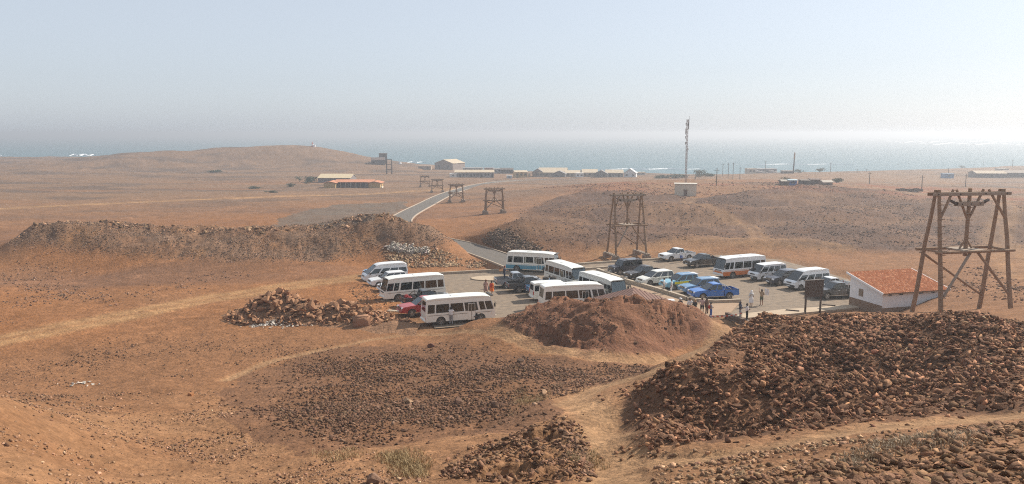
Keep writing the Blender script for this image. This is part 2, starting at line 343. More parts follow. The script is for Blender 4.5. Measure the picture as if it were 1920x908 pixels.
Z += (fbm(X / 60, Y / 50, 59, 5, .55) * 1.4 + np.abs(fbm(X / 45 + Y / 90, Y / 40, 64, 4, .55)) * 2.2 - .2) * hillw
Z = Z - pathm * .10
rz_ = roadz(Y)
Z = Z * (1 - roadm) + (rz_ - .12) * roadm
Z = Z * (1 - lotm) + (-.08 + fbm(X / .8, Y / .8, 60, 3) * .02 * (1 - lot_in)) * lotm
Z = np.where(lot_in, -.12, Z)
ZG = Z
def zg(x, y):
    x = np.asarray(x, float); y = np.asarray(y, float)
    r = np.hypot(x, y); t = np.arctan2(x, y)
    i = np.clip(np.searchsorted(RR, r) - 1, 0, NR - 2); fr = np.clip((r - RR[i]) / (RR[i + 1] - RR[i]), 0, 1)
    j = np.clip(((t - R(-42)) / (R(84) / 779)), 0, 778.999); j0 = j.astype(int); fj = j - j0
    return (ZG[i, j0] * (1 - fj) + ZG[i, j0 + 1] * fj) * (1 - fr) + (ZG[i + 1, j0] * (1 - fj) + ZG[i + 1, j0 + 1] * fj) * fr

lap("relief")
def C(*c): return np.array(c)
def blend(a, col, m):
    m = np.clip(m, 0, 1)[..., None]; return a * (1 - m) + col * m
n1 = fbm(X / 14, Y / 14, 71, 5, .6); n2 = fbm(X / 4, Y / 4, 72, 5, .6); n3 = fbm(X / 1.1, Y / 1.1, 73, 4, .65); n4 = fbm(X / 45, Y / 20, 74, 5, .55)
col = np.zeros(X.shape + (3,)) + C(.30, .158, .082)
leftp = sstep(70, 85, dist) * (1 - sstep(150, 260, dist)) * (1 - sstep(-14, 2, X))
col = blend(col, C(.35, .165, .072), leftp * (.55 + n1 * .9))
col = blend(col, C(.225, .13, .085), sstep(-.1, .5, n4) * .75 * sstep(80, 110, dist))
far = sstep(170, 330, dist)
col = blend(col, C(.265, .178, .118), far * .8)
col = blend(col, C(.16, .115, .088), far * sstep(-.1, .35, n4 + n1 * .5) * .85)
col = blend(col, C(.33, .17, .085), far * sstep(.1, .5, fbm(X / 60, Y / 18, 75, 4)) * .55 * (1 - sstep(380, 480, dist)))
col = blend(col, C(.15, .094, .07), platw * (.75 + .6 * sstep(-.25, .35, n1 + n2 * .6)))
col = blend(col, C(.25, .15, .092), platw * sstep(.0, .45, fbm(X / 18, Y / 9, 76, 4)) * .75)
ridge = sstep(215, 250, dist) * (1 - sstep(300, 350, dist)) * sstep(5, 40, X)
col = blend(col, C(.30, .125, .072), ridge * sstep(-.05, .35, fbm(X / 16, Y / 7, 77, 4)) * .8)
col = blend(col, C(.225, .15, .105), spoilw * (.75 + n2 * .5))
col = blend(col, C(.31, .17, .085), spoilw * sstep(.15, .5, fbm(X / 5, Y / 5, 78, 4)) * .7)
gj = inpoly(X + fbm(X / 3, Y / 3, 6) * 1.8, Y + fbm(X / 3, Y / 3, 7) * 1.8, GRAVEL)
col = blend(col, C(.20, .112, .068), gj * (.7 + n2 * .6))
col = blend(col, C(.225, .112, .07), moundm * (.95 + n2 * .4))
col = blend(col, C(.27, .155, .09), moundm * sstep(.1, .5, n3 + n2) * .25)
col = blend(col, C(.23, .125, .07), outw * .8)
col = blend(col, C(.17, .093, .055), rub * .9)  # red-brown rubble soil, its colour deepened for shade in the gaps between stones
bare = inpoly(X + fbm(X / 2, Y / 2, 8) * 1.2, Y + fbm(X / 2, Y / 2, 9) * 1.2, BARE)
col = blend(col, C(.26, .14, .08), bare * .8)
nearl = (1 - sstep(45, 58, dist)) * (1 - rub) * (1 - gj)
col = blend(col, C(.36, .215, .12), nearl * (.45 + n2 * .8) * .8)
col = blend(col, C(.36, .19, .085), nearl * sstep(.25, .6, n1) * .5)
col = blend(col, C(.40, .255, .145), pathm * (.75 + n3 * .4))
col = blend(col, C(.45, .275, .14), tracku * (.85 + n3 * .35))
greyflat = inpoly(X + n1 * 4, Y + n1 * 4, hl([(505,424),(560,398),(640,384),(760,378),(745,402),(700,418),(600,428)]))
col = blend(col, C(.165, .14, .118), greyflat * (.8 + n2 * .3) * (1 - trackm))
lotedge = np.where(lot_in, 0, 1 - sstep(.2, 3.5, lotd))
col = blend(col, C(.27, .17, .10), lotedge * .6)
streak = fbm(X / 9, Y / 1.6, 79, 4, .6)
col *= (1 + .22 * n3 + .16 * n2 + .12 * streak * sstep(60, 90, dist))[..., None]
rill = np.abs(fbm(X / 6 + fbm(X / 9, Y / 9, 88) * 1.5, Y / 2.2, 87, 3))
col *= (1 + .28 * sstep(.09, .0, rill) * sstep(.0, .3, fbm(X / 16, Y / 16, 89)) * (1 - rub))[..., None]
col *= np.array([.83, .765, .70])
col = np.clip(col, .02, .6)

def grid_mesh(name, XYZ, nr, nt, wrap):
    me = bpy.data.meshes.new(name); nv = nr * nt
    me.vertices.add(nv); me.vertices.foreach_set('co', XYZ.astype(np.float32).ravel())
    idx = np.arange(nv).reshape(nr, nt); a = idx
    if wrap: a = np.concatenate([idx, idx[:, :1]], 1)
    q = np.stack([a[:-1, :-1], a[:-1, 1:], a[1:, 1:], a[1:, :-1]], -1)[..., ::-1].reshape(-1, 4)
    me.loops.add(q.size); me.loops.foreach_set('vertex_index', q.ravel().astype(np.int32))
    me.polygons.add(len(q)); me.polygons.foreach_set('loop_start', np.arange(0, q.size, 4, dtype=np.int32))
    me.update(calc_edges=True); me.validate()
    return me
def set_soil(me, colr):
    at = me.color_attributes.new('soil', 'FLOAT_COLOR', 'POINT')
    at.data.foreach_set('color', np.concatenate([colr.reshape(-1, 3), np.ones((colr.size // 3, 1))], 1).astype(np.float32).ravel())
lap("colour")
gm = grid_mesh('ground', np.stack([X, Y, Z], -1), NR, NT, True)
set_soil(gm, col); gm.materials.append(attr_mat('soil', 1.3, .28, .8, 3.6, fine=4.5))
gm.shade_smooth()
ground = tag(link('ground', gm), kind='structure')

lap("sheet")
SEA = -9.0
m = bpy.data.materials.new('sea_water'); m.use_nodes = True; nt = m.node_tree; b = nt.nodes['Principled BSDF']
b.inputs['Base Color'].default_value = (.05, .13, .145, 1); b.inputs['Roughness'].default_value = .32; b.inputs['IOR'].default_value = 1.33
tc = nt.nodes.new('ShaderNodeTexCoord'); mp = nt.nodes.new('ShaderNodeMapping'); mp.inputs['Scale'].default_value = (.03, .09, 1)
nz = nt.nodes.new('ShaderNodeTexNoise'); nz.inputs['Scale'].default_value = 1; nz.inputs['Detail'].default_value = 9; nz.inputs['Roughness'].default_value = .65
bp = nt.nodes.new('ShaderNodeBump'); bp.inputs['Strength'].default_value = .6; bp.inputs['Distance'].default_value = 3
nt.links.new(tc.outputs['Object'], mp.inputs[0]); nt.links.new(mp.outputs[0], nz.inputs[0]); nt.links.new(nz.outputs[0], bp.inputs['Height']); nt.links.new(bp.outputs[0], b.inputs['Normal'])
ys = np.concatenate([np.linspace(380, 1000, 30), np.geomspace(1050, 9000, 40)]); xs = np.linspace(-1, 1, 60)
SX = xs[None, :] * (600 + ys[:, None] * 1.1); SY = np.repeat(ys[:, None], 60, 1)
sm = grid_mesh('sea', np.stack([SX, SY, SEA + fbm(SX / 60, SY / 25, 91, 3) * .25], -1), len(ys), 60, False)
if sm.polygons[0].normal.z < 0: sm.flip_normals()
sm.materials.append(m); sm.shade_smooth(); tag(link('sea', sm), kind='structure')

# ------------------------------------------------------------------ car park sheet, road, kerbs
def asphalt(name, c, dust):
    m = mat(name, c, rough=.9, spec=.2, var=.22, scale=.9, bump=.35, bscale=14, dust=dust); return m
bm = bmesh.new()
# refined sheet: grid clipped to the outline by many small cells would waste faces; a filled outline is enough (flat)
vs = [bm.verts.new((x, y, 0)) for x, y in LOTS]
bm.faces.new(vs)
bmesh.ops.triangulate(bm, faces=bm.faces)
for f in bm.faces:
    if f.normal.z < 0: f.normal_flip()
me = bpy.data.meshes.new('car_park'); bm.to_mesh(me); bm.free()
me.materials.append(asphalt('worn_asphalt', (.145, .115, .088), .5))
lot = tag(link('car_park', me), kind='structure')
def ribbon(name, line, zs, w0, w1, h0, h1=None, material=None, thick=0):
    """strip between offsets w0 and w1 from the centre line at height h0 above zs; thick gives it sides"""
    n = len(line); L = np.array(line)[:, :2]; T = np.gradient(L, axis=0); T /= np.linalg.norm(T, axis=1)[:, None]; Nn = np.stack([-T[:, 1], T[:, 0]], 1)
    z = np.asarray(zs)
    a = np.column_stack([L + Nn * w0, z + h0]); b_ = np.column_stack([L + Nn * w1, z + h0])
    if thick:
        a2 = np.column_stack([L + Nn * w0, z + h0 - thick]); b2 = np.column_stack([L + Nn * w1, z + h0 - thick])
        V = np.concatenate([a, b_, b2, a2]); F = []
        for k in range(n - 1):
            for s in range(4):
                s2 = (s + 1) % 4; F.append((s * n + k, s * n + k + 1, s2 * n + k + 1, s2 * n + k))
        F += [(0, n, 2 * n, 3 * n), (4 * n - 1, 3 * n - 1, 2 * n - 1, n - 1)]
    else:
        V = np.concatenate([a, b_]); F = [(k, k + 1, n + k + 1, n + k) for k in range(n - 1)]
    me = bpy.data.meshes.new(name); me.from_pydata(V.tolist(), [], F); me.update()
    bm = bmesh.new(); bm.from_mesh(me); bmesh.ops.recalc_face_normals(bm, faces=bm.faces)
    if not thick:
        for f in bm.faces:
            if f.normal.z < 0: f.normal_flip()
    bm.to_mesh(me); bm.free()
    me.materials.append(material); return me
rl = [(1.5, 101.5)] + ROADC[1:]
rzs = roadz(np.array(rl)[:, 1])
tag(link('road', ribbon('road', rl, rzs, -ROADW, ROADW, -.012, material=asphalt('road_asphalt', (.105, .098, .09), .2))), kind='structure')
KST = mat('kerb_stone', (.40, .32, .235), .9, var=.2, scale=3, bump=.3)
KWH = mat('kerb_paint', (.42, .33, .25), .8, var=.25, scale=1.5)
i0 = next(i for i, p in enumerate(ROADC) if p[1] > 150)
for s in (-1, 1):
    seg = ROADC[i0:]; o = link('road_kerb', ribbon('road_kerb', seg, roadz(np.array(seg)[:, 1]), s * ROADW, s * (ROADW + .26), .12, material=KWH, thick=.35)); tag(o, kind='structure')
    seg = ROADC[1:i0 + 1]; o = link('road_kerb', ribbon('road_kerb', seg, roadz(np.array(seg)[:, 1]), s * ROADW, s * (ROADW + .2), .1, material=KST, thick=.3)); tag(o, kind='structure')
def kerb(pp, w=.35, h=.22, world=False, name='kerb', m=KST):
    L = pp if world else pl(pp)
    L2 = []
    for a, b_ in zip(L[:-1], L[1:]):
        n = max(1, int(math.dist(a, b_) / 1.0))
        for k in range(n): L2.append((a[0] + (b_[0] - a[0]) * k / n, a[1] + (b_[1] - a[1]) * k / n))
    L2.append(L[-1])
    o = link(name, ribbon(name, L2, np.zeros(len(L2)), -w / 2, w / 2, h, material=m, thick=h + .15)); return tag(o, kind='structure')
kerb([(744,521),(800,516),(935,508.5)], .3, .28)
kerb([(1000,502.5),(1130,493.5),(1243,486.5)], .35, .25)
kerb([(1062,508),(1108,505),(1150,502)], .35, .25)
kerb([(1120,509),(1178,531),(1230,546),(1289,564)], .4, .45)
kerb([(1289,564.5),(1340,569.5),(1388,567.5)], .4, .4)
PAVE = mat('pavement_concrete', (.42, .32, .22), .9, var=.15, scale=1.2, bump=.2)
def slab(name, poly, z0, z1, m, kind='structure'):
    bm = bmesh.new(); f = bm.faces.new([bm.verts.new((x, y, z0)) for x, y in poly])
    if f.normal.z < 0: f.normal_flip()
    e = bmesh.ops.extrude_face_region(bm, geom=[f])
    for v in e['geom']:
        if isinstance(v, bmesh.types.BMVert): v.co.z = z1
    bmesh.ops.recalc_face_normals(bm, faces=bm.faces)
    me = bpy.data.meshes.new(name); bm.to_mesh(me); bm.free(); me.materials.append(m)
    return tag(link(name, me), kind=kind)
slab('pavement', pl([(1362,593),(1471,581.5),(1611,572),(1611,578),(1508,588),(1400,598)]), -.2, .1, PAVE)
slab('pavement', pl([(1182,533),(1288,566.5),(1386,570),(1366,592)]) + [(17.6,75.8),(12.5,75.2)], -.2, .1, mat('pavement_sand', (.33, .22, .14), .95, var=.2, scale=1.5, bump=.3))
# round concrete patch by the tailgate
c0 = P(922, 523); slab('concrete_patch', [(c0.x + 2.6 * math.cos(a), c0.y + 1.6 * math.sin(a)) for a in np.linspace(0, 6.2, 22)], -.1, .12, PAVE)

# breakers
FOAM = mat('sea_foam', (.85, .87, .88), .8, var=.1)
def breaker(x0, x1, row, wv, seed):
    r = np.random.default_rng(seed); n = 60; px = np.linspace(x0, x1, n); V = []; F = []
    for k in range(n):
        p = P(px[k], row + 1.2 * math.sin(k * .31 + seed) * wv, SEA)
        h = max(0., math.sin(math.pi * k / (n - 1))) * (.35 + .65 * r.random()); w = wv * p.y * .006 * h
        V += [(p.x, p.y - w, SEA + .2), (p.x, p.y - w * .2, SEA + .5 + 1.1 * h * wv), (p.x, p.y + w, SEA + .2)]
    for k in range(n - 1):
        for s in (0, 1): F.append((3 * k + s, 3 * k + 3 + s, 3 * k + 4 + s, 3 * k + 1 + s))
    me = bpy.data.meshes.new('breaking_wave'); me.from_pydata(V, [], F); me.materials.append(FOAM); me.update()
    tag(link('breaking_wave', me), kind='stuff')
breaker(128, 182, 291.5, 1.0, 1); breaker(-30, 6, 293, 1.0, 2); breaker(1660, 1790, 266.3, 1.1, 3); breaker(1700, 1930, 270, 1.2, 4); breaker(1790, 1960, 265.2, 1.0, 5)
breaker(1120, 1330, 318, .35, 6); breaker(745, 800, 305, .4, 8); breaker(1370, 1600, 309, .25, 9)

# ------------------------------------------------------------------ haze: dusty sea air
bm = bmesh.new(); bmesh.ops.create_cube(bm, size=1)
me = bpy.data.meshes.new('haze'); bm.to_mesh(me); bm.free()
hz = link('haze', me); hz.scale = (24000, 13000, 42.5); hz.location = (0, 6500 - 2500, -18 + 42.5 / 2)
hm = bpy.data.materials.new('hazy_air'); hm.use_nodes = True; nt = hm.node_tree; nt.nodes.clear()
o = nt.nodes.new('ShaderNodeOutputMaterial'); pv = nt.nodes.new('ShaderNodeVolumePrincipled')
pv.inputs['Color'].default_value = (.79, .82, .865, 1); pv.inputs['Density'].default_value = .0007; pv.inputs['Anisotropy'].default_value = .45
nt.links.new(pv.outputs[0], o.inputs['Volume']); me.materials.append(hm); tag(hz, kind='stuff')
# ------------------------------------------------------------------ stones
def hull_stone(seed, n, flat, jag=.25):
    r = np.random.default_rng(seed); v = r.normal(size=(n, 3)); v /= np.linalg.norm(v, axis=1)[:, None]
    v *= (1 - jag + jag * r.random((n, 1))); v[:, 0] *= .75 + .5 * r.random(); v[:, 1] *= .55 + .4 * r.random(); v[:, 2] *= flat
    bm = bmesh.new(); vs = [bm.verts.new(p) for p in v]
    res = bmesh.ops.convex_hull(bm, input=vs)
    bmesh.ops.delete(bm, geom=[e for e in res['geom_interior'] if isinstance(e, bmesh.types.BMVert)], context='VERTS')
    bmesh.ops.triangulate(bm, faces=bm.faces); bm.verts.index_update()
    V = np.array([q.co[:] for q in bm.verts]); F = np.array([[q.index for q in f.verts] for f in bm.faces]); bm.free()
    return V / np.abs(V).max(), F
ST_HI = [hull_stone(100 + k, 10, (.2, .34, .45, .26)[k % 4], .3) for k in range(12)]
ST_LO = [hull_stone(200 + k, 8, (.4, .6, .75)[k % 3]) for k in range(9)]
STONE = attr_mat('stone', 5, .3, .5, 9, .93)
def rotm(r, n, tilt):
    a = r.random(n) * 6.283; b = r.normal(size=n) * tilt; c = r.normal(size=n) * tilt
    ca, sa, cb, sb, cc, sc = np.cos(a), np.sin(a), np.cos(b), np.sin(b), np.cos(c), np.sin(c)
    M = np.empty((n, 3, 3)); z = np.zeros(n); o = np.ones(n)
    Rz = np.stack([ca, -sa, z, sa, ca, z, z, z, o], 1).reshape(n, 3, 3); Rx = np.stack([o, z, z, z, cb, -sb, z, sb, cb], 1).reshape(n, 3, 3)
    Ry = np.stack([cc, z, sc, z, o, z, -sc, z, cc], 1).reshape(n, 3, 3)
    return Rz @ Rx @ Ry
def stone_mesh(name, kinds, pos, size, M, which, colr):
    VV, FF, CC, off = [], [], [], 0
    for k, (V, F) in enumerate(kinds):
        s = np.nonzero(which == k)[0]
        if not len(s): continue
        W = np.einsum('nij,vj->nvi', M[s], V) * size[s][:, None, None] + pos[s][:, None, :]
        VV.append(W.reshape(-1, 3)); nv = len(V)
        FF.append((F[None] + (off + np.arange(len(s)) * nv)[:, None, None]).reshape(-1, 3)); off += nv * len(s)
        CC.append(np.repeat(colr[s], nv, 0))
    V = np.concatenate(VV); F = np.concatenate(FF); me = bpy.data.meshes.new(name)
    me.vertices.add(len(V)); me.vertices.foreach_set('co', V.astype(np.float32).ravel())
    me.loops.add(F.size); me.loops.foreach_set('vertex_index', F.ravel().astype(np.int32))
    me.polygons.add(len(F)); me.polygons.foreach_set('loop_start', np.arange(0, F.size, 3, dtype=np.int32))
    me.update(calc_edges=True); set_soil(me, np.concatenate(CC)); me.materials.append(STONE)
    return me
def sample(poly, n, r, fuzz=1.0, avoid=True, soft=1.0, bias=0.):
    L = np.array([p[:2] for p in poly]); a, b_ = L.min(0), L.max(0); ox, oy = [], []; got = 0
    while got < n:
        x = a[0] + r.random(n * 2) * (b_[0] - a[0]); y = a[1] + r.random(n * 2) * (b_[1] - a[1])
        k = inpoly(x + fbm(x / 2, y / 2, 11) * fuzz, y + fbm(x / 2, y / 2, 12) * fuzz, poly)
        k &= r.random(len(x)) < .03 + .97 * sstep(0, soft, pdist(x, y, list(poly) + [poly[0]])) * (.08 + .92 * sstep(-.3, .35, fbm(x / 3.3, y / 3.3, 13, 5, .65) + .4 * fbm(x / 11, y / 11, 14, 2) + bias))
        if avoid:
            if poly is RUBBLE: k &= ~inpoly(x, y, BARE) | (r.random(len(x)) < .15)
            for ln, w in PATHS: k &= pdist(x, y, ln) > w * (.75 + .5 * r.random(len(x)))
            for ln, w in TRACKS: k &= pdist(x, y, ln) > w * (.6 + .8 * r.random(len(x)))
            k &= ~inpoly(x, y, LOTS) & (pdist(x, y, ROADC) > ROADW + .6)
        ox.append(x[k]); oy.append(y[k]); got += k.sum()
        if k.sum() == 0: break
    return np.concatenate(ox)[:n], np.concatenate(oy)[:n]
def tones(r, n, base, spread):
    c = np.array(base)[None] * np.exp(r.normal(size=(n, 1)) * spread); c = c * (1 + r.normal(size=(n, 3)) * .03); return np.clip(c, .015, .6)
HI_MESH = []
for k, (V, F) in enumerate(ST_HI):
    me = bpy.data.meshes.new('stone'); me.from_pydata(V.tolist(), [], F.tolist()); me.update()
    me.materials.append(mat('rubble_stone', (.19, .10, .058), .93, spec=.15, var=.35, scale=2.2, bump=.6, bscale=5, objrand=.3)); HI_MESH.append(me)
def scatter(name, poly, n, smin, smax, base, spread, kinds, seed, sink=.25, tilt=.35, fuzz=1.2, power=2.2, singles=0, clump=None, pos=None, lift=0, parent=None, avoid=True, soft=1.0, bias=0.):
    r = np.random.default_rng(seed)
    if pos is None: x, y = sample(poly, n, r, fuzz, avoid, soft, bias)
    else: x, y = pos
    if clump is not None:
        k = fbm(x / clump[0], y / clump[0], clump[1], 4, .6) + r.normal(size=len(x)) * .12 > clump[2]; x, y = x[k], y[k]
    smin, smax = smin * .62, smax * .62
    n = len(x); size = smin + (smax - smin) * r.random(n) ** power
    M = rotm(r, n, tilt); which = r.integers(0, len(kinds), n)
    p = np.stack([x, y, zg(x, y) + size * (.35 - sink) + lift * r.random(n)], 1); c = tones(r, n, base, spread)
    keep = np.ones(n, bool)
    if singles:
        big = np.argsort(-size / np.hypot(x, y) * (np.abs(x / y) < .66))[:singles]; keep[big] = False
        for i in big:
            o = link('stone', HI_MESH[which[i]], parent if parent is not None else ground)
            o.matrix_local = Matrix.Translation(p[i]) @ Matrix(M[i].tolist()).to_4x4() @ Matrix.Scale(float(size[i]), 4)
    o = link(name, stone_mesh(name, kinds, p[keep], size[keep], M[keep], which[keep], c[keep]), parent)
    return tag(o, kind='stuff')
RUB = (.22, .112, .062)
scatter('rubble_stones', RUBBLE, 19000, .05, .42, RUB, .4, ST_HI, 1, sink=.1, tilt=.55, soft=2.2, fuzz=2, bias=-.22, singles=170, lift=.12, power=2.6)
scatter('rubble_gravel', RUBBLE, 9000, .06, .14, RUB, .25, ST_LO, 2, tilt=.5)
cx_, cy_ = np.mean([p[0] for p in RUBBLE]), np.mean([p[1] for p in RUBBLE])
scatter('spilled_stones', [(cx_ + (p[0] - cx_) * 1.13, cy_ + (p[1] - cy_) * 1.13) for p in RUBBLE], 9000, .04, .26, RUB, .4, ST_LO, 25, power=3.2, soft=3.5, fuzz=3, avoid=False)
scatter('dark_gravel', GRAVEL, 24000, .04, .22, (.135, .075, .046), .3, ST_LO, 3, fuzz=3.5, power=2.5, soft=6)
scatter('gravel_stones', GRAVEL, 900, .16, .4, (.18, .105, .068), .3, ST_HI, 4, fuzz=4, soft=5)
scatter('outcrop_stones', OUTCROP, 2600, .07, .30, (.20, .11, .064), .3, ST_HI, 5, singles=50, lift=.08)
scatter('slope_rocks', BIGROCK, 4200, .04, .34, (.205, .112, .062), .3, ST_HI, 6, singles=80, power=3.2, lift=.06, sink=.32)
edge = [hl([(1230,690),(1200,700),(1080,740),(1040,745),(1000,735),(1150,690),(1220,668)]), hl([(1040,770),(1130,830),(1150,890),(1100,905),(1050,860)])]
for k, e in enumerate(edge): scatter('path_stones', e, 900, .07, .26, (.2, .115, .072), .28, ST_HI, 7 + k, lift=.05)
NEARL = hl([(-60,745),(200,740),(420,735),(560,860),(820,840),(830,930),(-60,930)])
scatter('loose_stones', NEARL, 9000, .04, .17, (.26, .15, .09), .35, ST_LO, 10, power=3.5, clump=(5, 81, -.1))
scatter('loose_stones', hl([(300,620),(640,640),(900,660),(560,700),(400,730),(-60,735),(-60,680)]), 7000, .05, .2, (.2, .115, .07), .3, ST_LO, 11, power=3, clump=(6, 82, 0), soft=7)
scatter('loose_stones', hl([(1130,908),(1170,830),(1340,845),(1600,815),(1900,785),(1900,850),(1500,880),(1330,930)]), 2200, .03, .2, (.3, .18, .105), .3, ST_LO, 12, power=3)
scatter('spoil_stones', SPOIL, 22000, .05, .2, (.235, .157, .11), .28, ST_LO, 13, power=2.2, lift=.1, tilt=.6, soft=3, bias=.2)
crest = [tuple(G(p, r_, Y_)[:2]) for p, r_, Y_ in ((40,435,121),(150,417,124),(260,427,123),(400,433,121),(500,433,120),(640,414,121),(690,404,122),(760,416,121))]
r = np.random.default_rng(14); cx = []; cy = []
for (x0, y0), (x1, y1) in zip(crest[:-1], crest[1:]):
    t = r.random(90); cx.append(x0 + (x1 - x0) * t + r.normal(size=90) * .8); cy.append(y0 + (y1 - y0) * t + r.normal(size=90) * 1.1)
scatter('crest_boulders', None, 0, .25, 1.0, (.27, .16, .095), .3, ST_HI, 15, pos=(np.concatenate(cx), np.concatenate(cy)), power=2.5, tilt=.6)
scatter('plateau_stones', PLATEAU, 26000, .09, .36, (.155, .10, .073), .3, ST_LO, 16, power=3, clump=(14, 83, -.1), tilt=.5, soft=9)
scatter('plateau_stones', hl([(1000,352),(1100,347),(1200,343),(1400,340),(1560,348),(1700,360),(1500,366),(1300,385),(1100,372)]), 6000, .12, .55, (.25, .13, .085), .3, ST_LO, 17, power=3, clump=(12, 84, -.1), tilt=.5)
scatter('plain_stones', hl([(-60,470),(200,505),(520,510),(400,555),(-60,620)]), 3800, .06, .3, (.2, .12, .08), .3, ST_LO, 18, power=3, clump=(9, 85, .02), soft=6)
bank = hl([(882,466),(905,440),(935,427),(980,450),(1040,476),(1000,480),(940,478)])
scatter('bank_stones', bank, 2600, .1, .5, (.17, .115, .08), .3, ST_LO, 19, power=2.5, lift=.1)
scatter('mound_stones', MOUND, 5000, .06, .36, (.2, .115, .07), .28, ST_HI, 20, power=3.5, clump=(3, 86, -.05), sink=.35)
scatter('lot_edge_stones', pl([(640,545),(700,530),(760,575),(800,605),(760,620),(700,600)]), 700, .06, .3, (.3, .17, .095), .3, ST_LO, 21, power=3, avoid=False)
scatter('roadside_stones', hl([(700,478),(780,460),(830,470),(930,497),(900,505),(760,505)]), 2200, .08, .42, (.33, .22, .135), .3, ST_LO, 22, power=3, lift=.05)
scatter('pale_rubble', hl([(712,472),(735,457),(770,462),(812,472),(812,482),(760,482)]), 900, .12, .5, (.40, .34, .28), .2, ST_LO, 23, power=2, lift=.3, tilt=.7, soft=1.5)
scatter('back_slope_stones', [(40,58),(60,62),(75,90),(58,100),(46,84),(42,72)], 2600, .08, .35, (.19, .105, .066), .28, ST_LO, 24, power=2.5, soft=4)
def boulder(px, row, size, label, col_, seed, flat=1.0, where=None, subdiv=2):
    V, F = hull_stone(seed, 26, .8 * flat, .12)
    me = bpy.data.meshes.new('boulder'); me.from_pydata(V.tolist(), [], F.tolist()); me.update()
    bm = bmesh.new(); bm.from_mesh(me); bmesh.ops.bevel(bm, geom=list(bm.edges), offset=.04, segments=1, affect='EDGES', clamp_overlap=True); bm.to_mesh(me); bm.free()
    me.materials.append(mat('boulder_%d' % seed, col_, .92, spec=.15, var=.3, scale=2.5, bump=.6, bscale=6))
    p = hit(px, row) if where is None else where
    o = link('boulder', me, None, (p.x, p.y, float(zg(p.x, p.y)) + size * .35 * flat), seed * 1.7); o.scale = (size,) * 3
    return tag(o, label, 'boulder', 'lone boulders on the slope')
boulder(766, 758, .33, 'pale topped lone boulder in the middle of the dark gravel slope', (.40, .26, .16), 31)
boulder(859, 760, .3, 'dark pointed boulder right of the pale one on the gravel slope', (.14, .08, .055), 32)
boulder(927, 770, .28, 'dark boulder on the gravel slope near the footpath', (.15, .09, .06), 33)
boulder(976, 679, .32, 'dark boulder on gravel below the earth mound', (.13, .085, .06), 34, .7)
boulder(900, 737, .36, 'brown flat boulder left of the footpath edge', (.21, .12, .075), 35, .6)
boulder(1020, 738, .42, 'tan slab boulder lying beside the footpath bend', (.36, .22, .13), 36, .5)
boulder(808, 652, .33, 'dark red boulder above the gravel near the parked bus', (.17, .08, .055), 37)
boulder(700, 905, .3, 'brown boulder at the bottom edge of the picture', (.2, .12, .08), 38)
boulder(358, 748, .22, 'orange boulder beside the gully on the left slope', (.36, .17, .08), 39)

# ------------------------------------------------------------------ pile of broken rock by the parked buses
pc = P(590, 592); PILE = thing('rock_pile', 'long heap of broken reddish brown rocks left of the parked buses', 'rock pile', (pc.x, pc.y, -.1))
def pile_h(x, y):
    h = 0
    for px, row, hh, sx, sy in ((520,590,2.55,2.9,2.2),(480,595,1.5,1.9,1.6),(575,597,1.9,2.4,1.8),(640,598,1.7,2.8,1.8),(690,604,1.2,2.0,1.6),(740,613,.75,2.2,1.4),(780,620,.45,1.6,1.1)):
        c = P(px, row); h = np.maximum(h, hh * np.exp(-((x - c.x) / sx) ** 2 - ((y - c.y) / sy) ** 2))
    return h
r = np.random.default_rng(40)
gx, gy = np.meshgrid(np.linspace(-11, 11, 90), np.linspace(-9, 7, 50)); hx = gx + pc.x; hy = gy + pc.y
hz_ = pile_h(hx, hy) * .86 + fbm(hx / .8, hy / .8, 44, 3) * .10 - .08
gzz = zg(hx, hy)
me = grid_mesh('earth_core', np.stack([gx, gy, hz_ + gzz + .1], -1), 50, 90, False)
if me.polygons[0].normal.z < 0: me.flip_normals()
set_soil(me, np.zeros((50 * 90, 3)) + np.array((.27, .15, .085))); me.materials.append(MATS['soil']); me.shade_smooth(); link('earth_core', me, PILE)
n = 2600; x = r.uniform(-10.5, 10.5, n); y = r.uniform(-4.5, 5.5, n); h = pile_h(x + pc.x, y + pc.y); k = h > .12
x, y, h = x[k], y[k], h[k]; n = len(x); size = (.12 + .5 * r.random(n) ** 2) * np.clip(.55 + h * .35, .5, 1.15); M = rotm(r, n, .6)
z = h * .86 + zg(x + pc.x, y + pc.y) + .1 + size * .25; which = r.integers(0, 12, n)
PST = mat('pile_stone', (.31, .165, .09), .93, spec=.15, var=.3, scale=2, bump=.5, bscale=5, objrand=.28)
PM = []
for V, F in ST_HI:
    V2 = V * np.array([1, 1, 1.35]); V2 /= np.abs(V2).max()
    me = bpy.data.meshes.new('stone'); me.from_pydata(V2.tolist(), [], F.tolist()); me.update(); me.materials.append(PST); PM.append(me)
big = np.argsort(-size - .1 * (y < 0))[:300]; keep = np.ones(n, bool); keep[big] = False
for i in big:
    o = link('stone', PM[which[i]], PILE); o.matrix_local = Matrix.Translation((x[i], y[i], z[i])) @ Matrix(M[i].tolist()).to_4x4() @ Matrix.Scale(float(size[i]), 4)
tag(link('small_stones', stone_mesh('small_stones', ST_HI, np.stack([x, y, z], 1)[keep], size[keep], M[keep], which[keep], tones(r, keep.sum(), (.29, .16, .092), .28)), PILE), kind='stuff')
